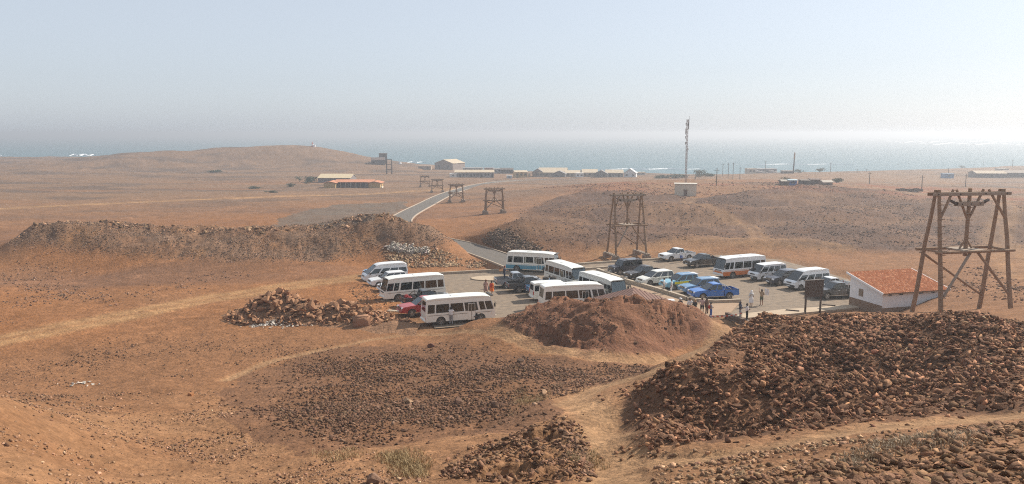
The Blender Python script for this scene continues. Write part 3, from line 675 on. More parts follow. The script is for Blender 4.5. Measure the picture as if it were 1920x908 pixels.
# squared block in front of the heap
bm = bmesh.new(); bmesh.ops.create_cube(bm, size=1)
for v in bm.verts: v.co = Vector((v.co.x * 1.75, v.co.y * .95, v.co.z * 1.15)) + Vector((.18 * (v.co.z > 0) * (1 if v.co.x < 0 else -.5), .08 * (v.co.z > 0), .06 * v.co.x))
bmesh.ops.bevel(bm, geom=list(bm.edges), offset=.13, segments=3, affect='EDGES'); bmesh.ops.subdivide_edges(bm, edges=[e for e in bm.edges if e.calc_length() > .4], cuts=2, use_grid_fill=True)
for v in bm.verts: v.co += Vector((random.gauss(0, .012), random.gauss(0, .012), random.gauss(0, .012)))
me = bpy.data.meshes.new('stone_block'); bm.to_mesh(me); bm.free(); me.materials.append(mat('block_stone', (.30, .16, .095), .92, spec=.15, var=.25, scale=1.6, bump=.5, bscale=7)); me.shade_smooth()
q = P(678, 612); o = link('stone_block', me, None, (q.x, q.y, .42), R(14)); tag(o, 'large squared brown stone block in front of the rock heap', 'stone block')
# whitish stones
q = P(520, 606); WP = thing('white_stone_pile', 'low scatter of whitish stones at the foot of the rock heap', 'stone pile', (q.x, q.y, -.05))
n = 210; x = r.normal(size=n) * 1.6; y = r.normal(size=n) * .55 - .08 * x; size = .09 + .22 * r.random(n) ** 1.4
WM = mat('white_stone', (.48, .42, .35), .9, var=.25, scale=2, objrand=.3, bump=.4); wm = []
for V, F in ST_HI: me = bpy.data.meshes.new('stone'); me.from_pydata(V.tolist(), [], F.tolist()); me.update(); me.materials.append(WM); wm.append(me)
for i in range(n):
    o = link('stone', wm[i % 12], WP); o.matrix_local = Matrix.Translation((x[i], y[i], float(zg(x[i] + q.x, y[i] + q.y)) + .08 + .35 * math.exp(-(x[i] / 1.3) ** 2 - (y[i] / .5) ** 2) * r.random())) @ Matrix.Rotation(i * 1.3, 4, 'Z') @ Matrix.Rotation(.4 * math.sin(i), 4, 'X') @ Matrix.Scale(float(size[i]), 4)
for px, row, lab in ((155,722,'white litter heap lying on the left slope'),(1000,1,''),):
    if not lab: continue
    q = hit(px, row); T = thing('litter_heap', lab, 'litter', (q.x, q.y, float(zg(q.x, q.y))))
    for i in range(26):
        o = link('stone', wm[i % 12], T); s = .05 + .14 * random.random(); xx, yy = random.gauss(0, .7), random.gauss(0, .35)
        o.matrix_local = Matrix.Translation((xx, yy, float(zg(q.x + xx, q.y + yy)) - float(zg(q.x, q.y)) + .05)) @ Matrix.Rotation(i, 4, 'Z') @ Matrix.Scale(s, 4)
lap('stones')
# ------------------------------------------------------------------ mesh builder
class MB:
    def __init__(s): s.v = []; s.f = []; s.m = []
    def face(s, idx, m=0): s.f.append(tuple(idx)); s.m.append(m)
    def add(s, V, F, m=0):
        o = len(s.v); s.v += [tuple(p) for p in V]
        for f in F: s.face([i + o for i in f], m)
        return s
    def box(s, c, d, m=0, rz=0):
        V = []; ca, sa = math.cos(rz), math.sin(rz)
        for z in (-.5, .5):
            for x, y in ((-.5, -.5), (.5, -.5), (.5, .5), (-.5, .5)):
                X_, Y_ = x * d[0], y * d[1]; V.append((c[0] + X_ * ca - Y_ * sa, c[1] + X_ * sa + Y_ * ca, c[2] + z * d[2]))
        return s.add(V, [(3, 2, 1, 0), (4, 5, 6, 7), (0, 1, 5, 4), (1, 2, 6, 5), (2, 3, 7, 6), (3, 0, 4, 7)], m)
    def quad_solid(s, q, t, m=0):
        """four corners (seen from outside, counter-clockwise) given thickness t inwards"""
        q = [Vector(p) for p in q]; n = (q[1] - q[0]).cross(q[2] - q[0]).normalized(); V = q + [p - n * t for p in q]
        return s.add(V, [(0, 1, 2, 3), (7, 6, 5, 4), (0, 4, 5, 1), (1, 5, 6, 2), (2, 6, 7, 3), (3, 7, 4, 0)], m)
    def tube(s, a, b, r0, r1=None, n=8, m=0, caps=True):
        a, b = Vector(a), Vector(b); r1 = r0 if r1 is None else r1; d = (b - a).normalized()
        u = d.orthogonal().normalized(); w = d.cross(u); V = []
        for p, r_ in ((a, r0), (b, r1)):
            for k in range(n): t = 2 * math.pi * k / n; V.append(p + (u * math.cos(t) + w * math.sin(t)) * r_)
        F = [(k, (k + 1) % n, n + (k + 1) % n, n + k) for k in range(n)]
        if caps: F += [tuple(range(n))[::-1], tuple(range(n, 2 * n))]
        return s.add(V, F, m)
    def prism(s, out, y0, y1, m=0, mside=None):
        n = len(out); V = [(x, y0, z) for x, z in out] + [(x, y1, z) for x, z in out]
        o = len(s.v); s.v += V
        s.face([o + i for i in range(n)][::1], m); s.face([o + n + i for i in range(n)][::-1], m)
        for i in range(n): s.face((o + (i + 1) % n, o + i, o + n + i, o + n + (i + 1) % n), (mside(i) if mside else m))
        return s
    def mesh(s, name, mats, bevel=0, segs=2, sel=None, smooth=False, angle=35):
        me = bpy.data.meshes.new(name); me.from_pydata(s.v, [], s.f); me.polygons.foreach_set('material_index', s.m); me.update()
        bm = bmesh.new(); bm.from_mesh(me); bmesh.ops.recalc_face_normals(bm, faces=bm.faces)
        if bevel:
            ed = [e for e in bm.edges if len(e.link_faces) == 2 and e.calc_face_angle(0) > R(25) and (sel is None or sel(e))]
            bmesh.ops.bevel(bm, geom=ed, offset=bevel, segments=segs, affect='EDGES', clamp_overlap=True)
        bm.to_mesh(me); bm.free()
        for m in mats: me.materials.append(m)
        if smooth: me.shade_smooth(); me.set_sharp_from_angle(angle=R(angle))
        return me
    def build(s, name, mats, parent=None, **k):
        loc = k.pop('loc', None); rz = k.pop('rz', None)
        return link(name, s.mesh(name, mats if isinstance(mats, (list, tuple)) else [mats], **k), parent, loc, rz)

# ------------------------------------------------------------------ vehicles
RUBBER = mat('rubber', (.022, .021, .02), .85, dust=.25); RIM = mat('rim', (.42, .42, .42), .35, .8, dust=.15); RIMD = mat('steel_rim', (.30, .30, .29), .5, .5, dust=.2)
TRIM = mat('black_trim', (.03, .03, .031), .6, dust=.12); CHROME = mat('chrome', (.6, .6, .6), .2, 1); INSIDE = mat('cabin', (.06, .058, .055), .9)
SEAT = mat('seat_cloth', (.13, .125, .11), .9); SEATC = mat('curtain_cloth', (.52, .48, .26), .9)
LAMP = mat('lamp_glass', (.75, .76, .76), .12, spec=.8); TAIL = mat('tail_lamp', (.45, .015, .012), .2, spec=.7); PLATE = mat('plate', (.7, .7, .66), .5)
AMBER = mat('amber_lamp', (.6, .2, .02), .25)
GLASS = glass_mat('tinted_glass', (.30, .33, .31), .05); GLASSC = glass_mat('clear_glass', (.62, .70, .67), .06)
def paint(name, c, metal=0, dust=.16): return mat('paint_' + name, c, .32, metal, .5, var=.04, scale=2, coat=.5, dust=dust)
WHITE = paint('white', (.80, .80, .79), dust=.06); CREAM = paint('cream', (.82, .80, .72), dust=.05)
WHEELS = {}
def wheel_meshes(r, w, rim, spokes):
    key = (r, w, rim.name, spokes)
    if key in WHEELS: return WHEELS[key]
    n = 26; prof = [(r * .64, w * .5), (r * .93, w * .5), (r, w * .36), (r, -w * .36), (r * .93, -w * .5), (r * .64, -w * .5)]
    t = MB(); V = []; F = []
    for k in range(n):
        a = 2 * math.pi * k / n
        for rr_, y in prof: V.append((rr_ * math.cos(a), y, rr_ * math.sin(a)))
    m_ = len(prof)
    for k in range(n):
        for j in range(m_): F.append((k * m_ + j, ((k + 1) % n) * m_ + j, ((k + 1) % n) * m_ + (j + 1) % m_, k * m_ + (j + 1) % m_))
    t.add(V, F); tyre = t.mesh('tyre', [RUBBER], smooth=True)
    q = MB()
    for s_ in (1,):
        q.tube((0, w * .22, 0), (0, w * .30, 0), r * .63, r * .60, 22, 1)          # dished back of the rim
        q.tube((0, w * .30, 0), (0, w * .46, 0), r * .17, r * .13, 12, 0)
        for k in range(spokes):
            a = 2 * math.pi * k / spokes; d = Vector((math.cos(a), 0, math.sin(a))); e = Vector((-math.sin(a), 0, math.cos(a))); h = r * .085
            q.quad_solid([d * r * .12 + e * h + Vector((0, w * .44, 0)), d * r * .61 + e * h * 1.3 + Vector((0, w * .41, 0)), d * r * .61 - e * h * 1.3 + Vector((0, w * .41, 0)), d * r * .12 - e * h + Vector((0, w * .44, 0))], w * .1)
        V = []; F = []
        for k in range(22):
            a = 2 * math.pi * k / 22
            for rr_, y in ((r * .65, w * .47), (r * .57, w * .45), (r * .57, w * .3)): V.append((rr_ * math.cos(a), y, rr_ * math.sin(a)))
        for k in range(22):
            for j in range(2): F.append((k * 3 + j, ((k + 1) % 22) * 3 + j, ((k + 1) % 22) * 3 + j + 1, k * 3 + j + 1))
        q.add(V, F)
    rm = q.mesh('rim', [rim, TRIM], smooth=True); WHEELS[key] = (tyre, rm); return WHEELS[key]
def outline(top, zb, axles, ra, rw):
    pts = list(top); arch = set()
    for ax in sorted(axles):
        a0 = math.asin(max(-1, min(1, (zb - rw) / ra)))
        for k in range(11):
            a = math.pi - a0 - (math.pi - 2 * a0) * k / 10
            if k < 10: arch.add(len(pts))
            pts.append((ax + ra * math.cos(a), rw + ra * math.sin(a)))
    return pts, arch
def lerp(a, b, t): return a + (b - a) * t
def vehicle(spec, label, x, y, head, col, group, cat, name, **op):
    T = thing(name, label, cat, (x, y, 0.0), R(head), group); S = dict(spec); S.update(op)
    W = S['w'] / 2; body = col; roofc = S.get('roof_col', col); zb = S['zb']; rw = S['rw']; belt = S['belt']; ax = S['axles']
    rim = S.get('rim', RIM)
    # lower body (and painted skirt)
    top = S['top']; zs = S.get('skirt_z')
    if zs:
        lo = S['low']; out, arch = outline(lo, zb, ax, S['ra'], rw)
        MB().prism(out, -W, W, 0, lambda i: 1 if i in arch else 0).build('skirt', [S.get('skirt_col', body), TRIM], T, bevel=.03, segs=1, sel=lambda e: all(not any(abs(math.hypot(v.co.x - a, v.co.z - rw) - S['ra']) < .02 for a in ax) and v.co.z < zs - .05 for v in e.verts))
        MB().prism(top, -W + .004, W - .004, 0).build('body', [body], T, bevel=.05, segs=2, sel=lambda e: min(v.co.z for v in e.verts) > zs + .05, smooth=True)
    else:
        out, arch = outline(top, zb, ax, S['ra'], rw)
        MB().prism(out, -W, W, 0, lambda i: 1 if i in arch else 0).build('body', [body, TRIM], T, bevel=.055, segs=2, sel=lambda e: all(not any(abs(math.hypot(v.co.x - a, v.co.z - rw) - S['ra']) < .02 for a in ax) for v in e.verts), smooth=True)
    for a in ax:                                              # flared arches
        if S.get('flare'):
            for s in (-1, 1):
                q = MB(); V = []; F = []
                for k in range(13):
                    t = math.pi * k / 12
                    for rr_, yy in ((S['ra'] + .07, W - .02), (S['ra'] + .06, W + .035), (S['ra'] - .005, W + .04), (S['ra'] - .005, W - .05)): V.append((a + rr_ * math.cos(t), s * yy, rw + rr_ * math.sin(t)))
                for k in range(12):
                    for j in range(4): F.append((k * 4 + j, k * 4 + 4 + j, k * 4 + 4 + (j + 1) % 4, k * 4 + (j + 1) % 4))
                q.add(V, F).build('wheel_arch', [S.get('flare_col', body)], T, smooth=True)
    # greenhouse
    xr, xf, xr2, xf2, zr = S['gh']; wb = W - S.get('gin', .04); wr = W - S.get('rin', .16); pc_ = S.get('pillar', body)
    MB().box(((xr + xf) / 2, 0, belt + .012), (xf - xr - .12, 2 * wb - .12, .02)).build('cabin_floor', [INSIDE], T)
    sm_ = MB()
    for sx in S['seats']:
        for sy in S.get('seat_y', (-.4, .4)): sm_.box((sx, sy, belt + .17), (.14, .46, .36))
    sm_.build('seats', [SEAT], T, bevel=.03, segs=1)
    rt = S.get('rth', .07)
    MB().prism([(xf2 + .03, zr - .05), (xf2 - .02, zr), (lerp(xf2, xr2, .12), zr + rt * .75), (lerp(xf2, xr2, .3), zr + rt), (lerp(xf2, xr2, .85), zr + rt), (xr2 + .04, zr + rt * .5), (xr2 - .03, zr - .05)], -wr - .03, wr + .03).build('roof', [roofc], T, bevel=S.get('rbev', .05), segs=3, smooth=True)
    spl = S['split']                                          # pane edges along the side, 0 rear .. 1 front
    for s in (-1, 1):
        def pt(t, u): return Vector((lerp(lerp(xr, xf, t), lerp(xr2, xf2, t), u), s * lerp(wb, wr, u), lerp(belt, zr, u)))
        ed = [0] + [e for p_ in spl for e in p_] + [1]
        u0, u1 = S.get('ulo', .04), S.get('uhi', .93)
        def strip(a, b, ua, ub):
            q = [pt(a, ua), pt(b, ua), pt(b, ub), pt(a, ub)]; return q if s < 0 else q[::-1]
        f = MB(); 
        for k in range(0, len(ed), 2): f.quad_solid(strip(ed[k], ed[k + 1], 0, 1), .05)
        for a, b in spl: f.quad_solid(strip(a, b, 0, u0), .045); f.quad_solid(strip(a, b, u1, 1), .045)
        f.build('side_frame', [pc_], T)
        for k, (a, b) in enumerate(spl):
            w_ = MB().quad_solid(strip(a, b, u0, u1), .02).build('side_window', [S.get('glass', GLASS)], T)
            if S.get('bars') and k in S['bars']:
                qq = pt((a + b) / 2, u0); q2 = pt((a + b) / 2, u1); MB().tube(qq, q2, .022, n=4).build('window_divider', [TRIM], w_)
            rub = MB(); g = .022
            for c4 in ((a, b, u0, u0 + g), (a, b, u1 - g, u1), (a, a + .006, u0, u1), (b - .006, b, u0, u1)): rub.quad_solid([v + Vector((0, s * .006, 0)) for v in strip(*c4)], .02)
            rub.build('window_seal', [TRIM], w_)
    def fr(xa, za, wa, xb, zb_, wb_, t0, t1, u0, u1, flip):
        def p_(t, u): return Vector((lerp(xa, xb, u), lerp(-lerp(wa, wb_, u), lerp(wa, wb_, u), t), lerp(za, zb_, u)))
        q = [p_(t0, u0), p_(t1, u0), p_(t1, u1), p_(t0, u1)]; return q[::-1] if flip else q
    for nm, xa, xb, flip, e in (('windscreen', xf, xf2, False, S.get('ws_e', .05)), ('rear_window', xr, xr2, True, S.get('rw_e', .1))):
        ue0, ue1 = (.03, .94) if nm == 'windscreen' else S.get('rw_u', (.08, .9))
        a4 = (xa, belt, wb, xb, zr, wr); f = MB()
        for c4 in ((0, e, 0, 1), (1 - e, 1, 0, 1), (e, 1 - e, 0, ue0), (e, 1 - e, ue1, 1)): f.quad_solid(fr(*a4, *c4, flip), .04)
        f.build('front_frame' if nm == 'windscreen' else 'rear_frame', [S.get('ws_frame', TRIM) if nm == 'windscreen' else pc_], T)
        MB().quad_solid(fr(*a4, e, 1 - e, ue0, ue1, flip), .02).build(nm, [GLASSC if nm == 'windscreen' else S.get('glass', GLASS)], T)
    # wheels
    ty, rm = wheel_meshes(rw, S.get('tw', .24), rim, S.get('spokes', 6))
    for a in ax:
        for s in (-1, 1):
            w_ = link('wheel', ty, T, (a, s * (W - .10), rw), math.pi if s < 0 else 0); link('rim', rm, w_)
    # lamps, bumpers, mirrors, handles
    xF, xB = S['xf'], S['xb']; hz0, hw = S['lamp_z'], S.get('lamp_w', .34)
    for s in (-1, 1):
        MB().box((xF - .10, s * (W - hw / 2 - .06), hz0), (.24, hw, S.get('lamp_h', .17)), rz=-s * .25).build('headlight', [LAMP], T, bevel=.04, segs=2)
        MB().box((xB + .03, s * (W - .10), S.get('tail_z', .85)), (.10, S.get('tail_w', .17), S.get('tail_h', .36))).build('tail_light', [TAIL], T, bevel=.02, segs=1)
        mx = S['mirror']; a = MB().box((mx[0], s * (W + .10), mx[1]), (.10, .20, mx[2])); a.tube((mx[0], s * (W - .05), mx[1]), (mx[0], s * (W + .06), mx[1]), .025, n=5); a.build('wing_mirror', [S.get('mirror_col', TRIM)], T, bevel=.025, segs=1)
        for hx in S.get('handles', ()): MB().box((hx, s * (W + .012), S.get('handle_z', belt - .14)), (.2, .03, .04)).build('door_handle', [CHROME if S.get('chrome') else TRIM], T)
        for dx in S.get('doors', ()):                         # shut lines
            MB().box((dx, s * (W + .0015), (belt + zb) / 2 + .1), (.016, .006, belt - zb - .28)).build('door_gap', [TRIM], T)
    MB().box((xF + .015, 0, S.get('bump_z', .5)), (.20, S['w'] - .10, S.get('bump_h', .24))).build('front_bumper', [S.get('bump_col', body)], T, bevel=.06, segs=2)
    MB().box((xB - .01, 0, S.get('rbump_z', .5)), (.18, S['w'] - .12, .2)).build('rear_bumper', [S.get('rbump_col', S.get('bump_col', body))], T, bevel=.05, segs=2)
    g = MB().box((xF + .035 + S.get('grille_dx', 0), 0, S.get('grille_z', hz0)), (.06, S.get('grille_w', .8), S.get('grille_h', .2)))
    gr = g.build('grille', [TRIM], T, bevel=.015, segs=1)
    bars = MB()
    for k in (-1, 1): bars.box((xF + .07 + S.get('grille_dx', 0), 0, S.get('grille_z', hz0) + k * S.get('grille_h', .2) * .22), (.02, S.get('grille_w', .8) * .92, .025))
    bars.build('grille_bar', [CHROME if S.get('chrome') else TRIM], gr)
    MB().box((xF + .125, 0, S.get('bump_z', .5)), (.02, .5, .11)).build('number_plate', [PLATE], T)
    MB().box((xB - .105, S.get('plate_y', 0), S.get('rplate_z', S.get('rbump_z', .5))), (.02, .5, .11)).build('number_plate', [PLATE], T)
    return T, S
BUS = dict(w=2.04, zb=.36, rw=.39, ra=.47, belt=1.16, uhi=.66, axles=(1.98, -1.97), xf=3.46, xb=-3.46, skirt_z=.88,
    low=[(3.40, .36), (3.47, .5), (3.47, .88), (-3.46, .88), (-3.46, .42), (-3.42, .36)],
    top=[(3.465, .882), (3.45, .98), (3.41, 1.16), (-3.43, 1.16), (-3.455, .882)], gh=(-3.43, 3.39, -3.30, 3.0, 2.44), gin=.02, rin=.13, rth=.15, rbev=.09, ulo=.03,
    split=[(.025, .125), (.145, .34), (.36, .55), (.57, .76), (.79, .87), (.885, .985)], bars=(1, 2, 3), seats=[-2.9, -2.1, -1.3, -.5, .3, 1.1, 2.1], seat_y=(-.62, -.2, .62),
    lamp_z=.78, lamp_w=.42, lamp_h=.2, tail_z=.72, tail_h=.3, mirror=(3.36, 1.62, .38), bump_z=.5, bump_h=.3, rbump_z=.46, grille_z=1.02, grille_w=1.1, grille_h=.09, ws_e=.035, rw_e=.12, rw_u=(.12, .85), tw=.26, spokes=5, rim=RIMD, handles=(), doors=(), tail_w=.14)
HIACE = dict(uhi=.80, w=1.80, zb=.30, rw=.335, ra=.40, belt=1.12, axles=(1.42, -1.16), xf=2.36, xb=-2.38, skirt_z=None,
    top=[(2.34, .32), (2.40, .6), (2.36, .9), (2.22, 1.06), (2.05, 1.12), (-2.36, 1.12), (-2.38, .5), (-2.34, .32)], gh=(-2.36, 2.06, -2.28, 1.22, 1.93), gin=.03, rin=.16, rth=.09, rbev=.07,
    split=[(.03, .24), (.27, .48), (.51, .70), (.735, .955)], bars=(1, 2), seats=[-1.7, -.8, .1, 1.0], seat_y=(-.45, .0, .45), lamp_z=.86, lamp_w=.36, tail_z=1.0, tail_h=.5, tail_w=.12, mirror=(1.86, 1.2, .26), bump_z=.5, bump_h=.28,
    rbump_z=.46, grille_z=.88, grille_w=.75, grille_h=.12, doors=(1.95, .95, -.35), handles=(1.1, .8), handle_z=.98, rw_e=.09, rw_u=(.1, .82), tw=.2, rim=RIMD, spokes=5)
HIACE_HI = dict(HIACE, uhi=.62, w=1.88, axles=(1.75, -1.36), xf=2.67, xb=-2.70, top=[(2.65, .32), (2.71, .6), (2.67, .9), (2.52, 1.08), (2.34, 1.14), (-2.68, 1.14), (-2.70, .5), (-2.66, .32)], belt=1.14, gh=(-2.68, 2.35, -2.58, 1.25, 2.08), rth=.2, rbev=.1, rin=.2, seats=[-2, -1.1, -.2, .7, 1.3], mirror=(2.1, 1.24, .26), doors=(2.2, 1.1, -.3), handles=(1.3, .95), split=[(.03, .24), (.27, .48), (.51, .71), (.75, .955)])
PICK = dict(w=1.84, zb=.42, rw=.385, ra=.47, belt=1.10, axles=(1.62, -1.48), xf=2.62, xb=-2.64, top=[(2.58, .46), (2.64, .72), (2.56, .95), (2.3, 1.03), (1.28, 1.12), (1.1, 1.10), (-.86, 1.10), (-.9, .5), (-.88, .42)],
    gh=(-.84, 1.18, -.66, .36, 1.66), gin=.07, rin=.22, rth=.07, split=[(.05, .40), (.46, .955)], seats=[-.35, .55], lamp_z=.88, lamp_w=.36, tail_z=.88, tail_h=.34, tail_w=.12, mirror=(.82, 1.2, .2), grille_w=.85, grille_h=.22, grille_z=.86, bump_z=.56, rbump_z=.56,
    doors=(1.12, .08, -.82), handles=(.22, -.68), rw_e=.1, spokes=6, flare=True, rbump_col=TRIM, chrome=True, pickup=True)
SUV = dict(w=1.84, zb=.34, rw=.36, ra=.43, belt=1.04, axles=(1.42, -1.34), xf=2.30, xb=-2.32, top=[(2.26, .38), (2.32, .62), (2.26, .86), (2.0, .97), (1.1, 1.06), (.95, 1.04), (-2.26, 1.04), (-2.33, .62), (-2.28, .38)],
    gh=(-2.22, 1.05, -1.86, .22, 1.62), gin=.06, rin=.24, rth=.08, split=[(.05, .27), (.31, .60), (.64, .955)], seats=[-1.2, -.3, .55], lamp_z=.8, lamp_w=.42, tail_z=.9, tail_h=.36, mirror=(.75, 1.12, .18), grille_w=.8, grille_h=.2, bump_z=.5, rbump_z=.5,
    doors=(1.02, .05, -.95), handles=(.2, -.78), spokes=5, chrome=True)
BOXSUV = dict(SUV, w=1.78, zb=.42, rw=.39, ra=.46, belt=1.14, xf=2.06, xb=-2.2, axles=(1.32, -1.3), top=[(2.02, .48), (2.05, .62), (2.05, 1.02), (1.98, 1.08), (.98, 1.14), (-2.18, 1.14), (-2.2, .6), (-2.16, .44)], gh=(-2.18, .95, -2.12, .66, 1.82), gin=.05, rin=.10, rth=.05, rbev=.03, lamp_z=.88, lamp_w=.3, grille_z=.88, flare=True, flare_col=TRIM, mirror=(.8, 1.26, .2), doors=(.92, .02, -.9), spokes=8)
VANC = dict(SUV, top=[(2.20, .34), (2.28, .55), (2.2, .78), (1.95, .9), (1.35, 1.02), (1.2, 1.02), (-2.24, 1.02), (-2.3, .6), (-2.26, .36)], xf=2.26, belt=1.02, gh=(-2.2, 1.3, -1.95, .3, 1.58), split=[(.04, .28), (.32, .60), (.64, .955)], lamp_z=.74)
def pickup(label, x, y, head, col, liner=TRIM, bar=None, name='pickup_truck', **op):
    T, S = vehicle(PICK, label, x, y, head, col, 'vehicles in the car park', 'pickup truck', name, **op); W = S['w'] / 2
    for s in (-1, 1):
        out, arch = outline([(-.92, 1.10), (-2.62, 1.10), (-2.64, .55), (-2.6, .46)], .46, (-1.48,), .47, S['rw'])
        q = MB().prism(out, s * (W - .10), s * W); q.build('bed_side', [col], T, bevel=.025, segs=1, sel=lambda e: min(v.co.z for v in e.verts) > 1.0)
        MB().box((-1.77, s * (W - .05), 1.115), (1.66, .12, .03)).build('bed_rail', [TRIM], T)
    MB().box((-1.76, 0, .72), (1.72, 2 * W - .2, .1)).build('bed_floor', [liner], T)
    MB().box((-.95, 0, .86), (.06, 2 * W - .18, .48)).build('bed_front', [col], T)
    tg = MB().box((-2.615, 0, .82), (.07, 2 * W - .22, .54)).build('tailgate', [col], T, bevel=.02, segs=1); MB().box((-2.66, 0, .95), (.03, .26, .07)).build('tailgate_handle', [TRIM], tg)
    if bar:
        b = MB()
        for s in (-1, 1): b.tube((-1.02, s * .72, 1.1), (-1.12, s * .62, 1.55), .035); b.tube((-1.12, s * .62, 1.55), (-1.75, s * .74, 1.12), .035)
        b.tube((-1.12, -.62, 1.55), (-1.12, .62, 1.55), .035); b.build('roll_bar', [bar], T, smooth=True)
    for s in (-1, 1): MB().box((.1, s * (W - .02), .40), (2.1, .12, .05)).build('side_step', [CHROME if S.get('chrome') else TRIM], T)
    return T
def bus(label, x, y, head, body=CREAM, stripe=None, door=None, **op):
    T, S = vehicle(BUS, label, x, y, head, body, 'vehicles in the car park', 'minibus', 'minibus', skirt_col=stripe or body, pillar=body, **op); W = S['w'] / 2
    # folding door on the right side behind the front wheel
    D = MB().box((1.05, -W - .004, 1.12), (.72, .03, 1.62)).build('passenger_door', [body], T, bevel=.01, segs=1)
    for k in (-1, 1):
        MB().box((1.05 + k * .175, -W - .022, 1.52), (.27, .012, .72)).build('door_pane', [GLASS], D); MB().box((1.05 + k * .175, -W - .0225, .72), (.27, .012, .5)).build('door_panel', [stripe or body], D)
    MB().box((1.05, -W - .024, 1.12), (.03, .02, 1.6)).build('door_seal', [TRIM], D)
    MB().box((3.2, 0, 2.475), (.32, 1.5, .10)).build('destination_board', [TRIM], T, bevel=.03, segs=1)
    for s in (-1, 1):
        for sx in (-2.6, -1.55, -.6): MB().box((sx, s * (W - .2), 1.6), (.14, .03, .7)).build('curtain', [SEATC], T)
        MB().box((0, s * (W + .003), .98), (6.3, .012, .03)).build('side_moulding', [TRIM if stripe is None else stripe], T)
    MB().box((-.4, 0, 2.6), (.75, .6, .06)).build('roof_hatch', [body], T, bevel=.02, segs=1)
    for s in (-1, 1): MB().tube((3.36, s * (W + .02), 1.95), (3.5, s * (W + .22), 1.75), .02, n=5).build('mirror_arm', [TRIM], T)
    return T
def car(spec, label, x, y, head, col, cat='car', name='suv', **op): return vehicle(spec, label, x, y, head, col, 'vehicles in the car park', cat, name, **op)[0]
DARK = paint('black', (.018, .019, .022)); NAVY = paint('navy', (.02, .026, .045)); GREY = paint('grey', (.05, .055, .06)); SILVER = paint('silver', (.42, .44, .47), .5); RED = paint('red', (.38, .014, .016))
BLUE = paint('blue', (.012, .15, .50), dust=.07); LBLUE = paint('light_blue', (.13, .29, .48), dust=.16); TAXIB = paint('taxi_blue', (.22, .46, .58), dust=.06); YELL = paint('yellow', (.85, .72, .02), dust=.02)
TEAL = paint('teal', (.03, .27, .40), dust=.12); ORNG = paint('orange', (.62, .16, .02), dust=.12); GREYP = paint('skirt_grey', (.60, .60, .58))
# left row
car(SUV, 'blue car mostly hidden behind the leftmost white van', -16.4, 98.2, 205, LBLUE, name='car')
car(HIACE_HI, 'white high roofed van, farthest back of the left row', -15.6, 95.3, 205, WHITE, 'van', 'passenger_van')
car(SUV, 'white SUV nosing out between the leftmost van and the next car', -14.7, 92.3, 205, WHITE)
car(SUV, 'white SUV with open tailgate right behind the left facing white bus', -13.0, 88.9, 205, WHITE)
bus('plain white minibus facing left in the left row', -10.9, 85.2, 205)
dp = pickup('dark grey pickup with red load in its bed between the two white buses', -9.0, 81.6, 25, GREY, bar=TRIM)
load = thing('cargo_bags', 'red and black bags in the bed of the dark grey pickup', 'bags', (-9.0 - 1.6 * math.cos(R(25)), 81.6 - 1.6 * math.sin(R(25)), .77), R(25))
for k, (bx, by, c_) in enumerate(((-.5, .4, RED), (.1, -.3, DARK), (.4, .4, DARK), (-.4, -.45, RED), (0, .1, DARK))): MB().box((bx, by, .24), (.55, .5, .44), rz=k).build('bag', [c_], load, bevel=.12, segs=3, smooth=True)
pickup('red pickup facing left, half hidden by the nearest white bus', -8.8, 77.7, 205, RED)
bus('plain white minibus nearest the rock heap, facing right', -5.2, 74.4, 20)
# middle cluster
bus('white minibus with blue stripe along its bottom at the back kerb', 2.8, 102.4, -18, stripe=TEAL)
pickup('silver pickup with a man standing in its bed', .6, 92.0, 14, SILVER)
pickup('dark pickup right in front of the silver one, tail to the left', 2.0, 89.3, 14, GREY, bar=TRIM)
lb = pickup('light blue pickup squeezed between the dark pickup and a white van', 4.3, 87.3, 14, LBLUE)
for k_ in (0, 1):
    o = link('spare_tyre', wheel_meshes(.385, .24, RIM, 6)[0], lb, (-.2 + .85 * k_ - .3, 0, 1.86)); o.rotation_euler = (R(90), 0, 0)
car(HIACE, 'white van showing its rear doors beside the earth mound', 4.4, 84.6, 14, CREAM, 'van', 'passenger_van')
bus('cream minibus sunk behind the earth mound with only its roof showing', 6.3, 80.4, 14)
bus('cream minibus facing the viewer, rear one of the two by the kerb', 6.4, 93.2, -64)
bus('cream minibus with blue lower windscreen facing the viewer above the mound', 9.9, 85.3, -63, stripe=None)
# right of the kerb
car(BOXSUV, 'boxy dark navy off-roader at the back left of the right group', 14.6, 100.6, 206, NAVY)
pickup('black pickup between the boxy off-roader and the white estate', 16.5, 96.6, 207, DARK)
car(VANC, 'white estate car beside the blue and yellow taxi', 17.3, 93.4, 205, CREAM, name='car')
def taxi(label, x, y, head, base, band):
    T = car(SUV, label, x, y, head, base, cat='taxi', name='taxi', roof_col=LBLUE)
    for s in (-1, 1):
        MB().quad_solid([(1.3, s * .929, .66), (1.3, s * .929, .93), (-2.15, s * .929, 1.035), (-2.15, s * .929, .80)][::s], .012).build('side_band', [band], T); MB().box((-1.75, s * .924, .72), (1.0, .010, .06)).build('white_flash', [WHITE], T)
        if band is YELL: MB().box((.35, s * .932, .84), (.34, .006, .09)).build('dark_lettering', [TRIM], T)
    for s in (-1, 1): MB().tube((-1.7, s * .55, 1.73), (.0, s * .55, 1.75), .025, n=6).build('roof_rail', [WHITE], T)
    MB().box((-1.9, 0, 1.66), (.5, 1.2, .04)).build('rear_spoiler', [WHITE], T)
    return T
taxi('pale blue taxi with a yellow band along its side', 19.7, 91.0, 201, TAXIB, YELL)
taxi('blue and white car half hidden behind the bright blue pickup', 21.4, 88.2, 198, LBLUE, WHITE)
pickup('bright blue pickup with chrome roll bar at the front kerb', 22.1, 85.1, 192, BLUE, bar=CHROME)
pickup('white pickup parked by the back kerb', 23.6, 111.6, 205, WHITE)
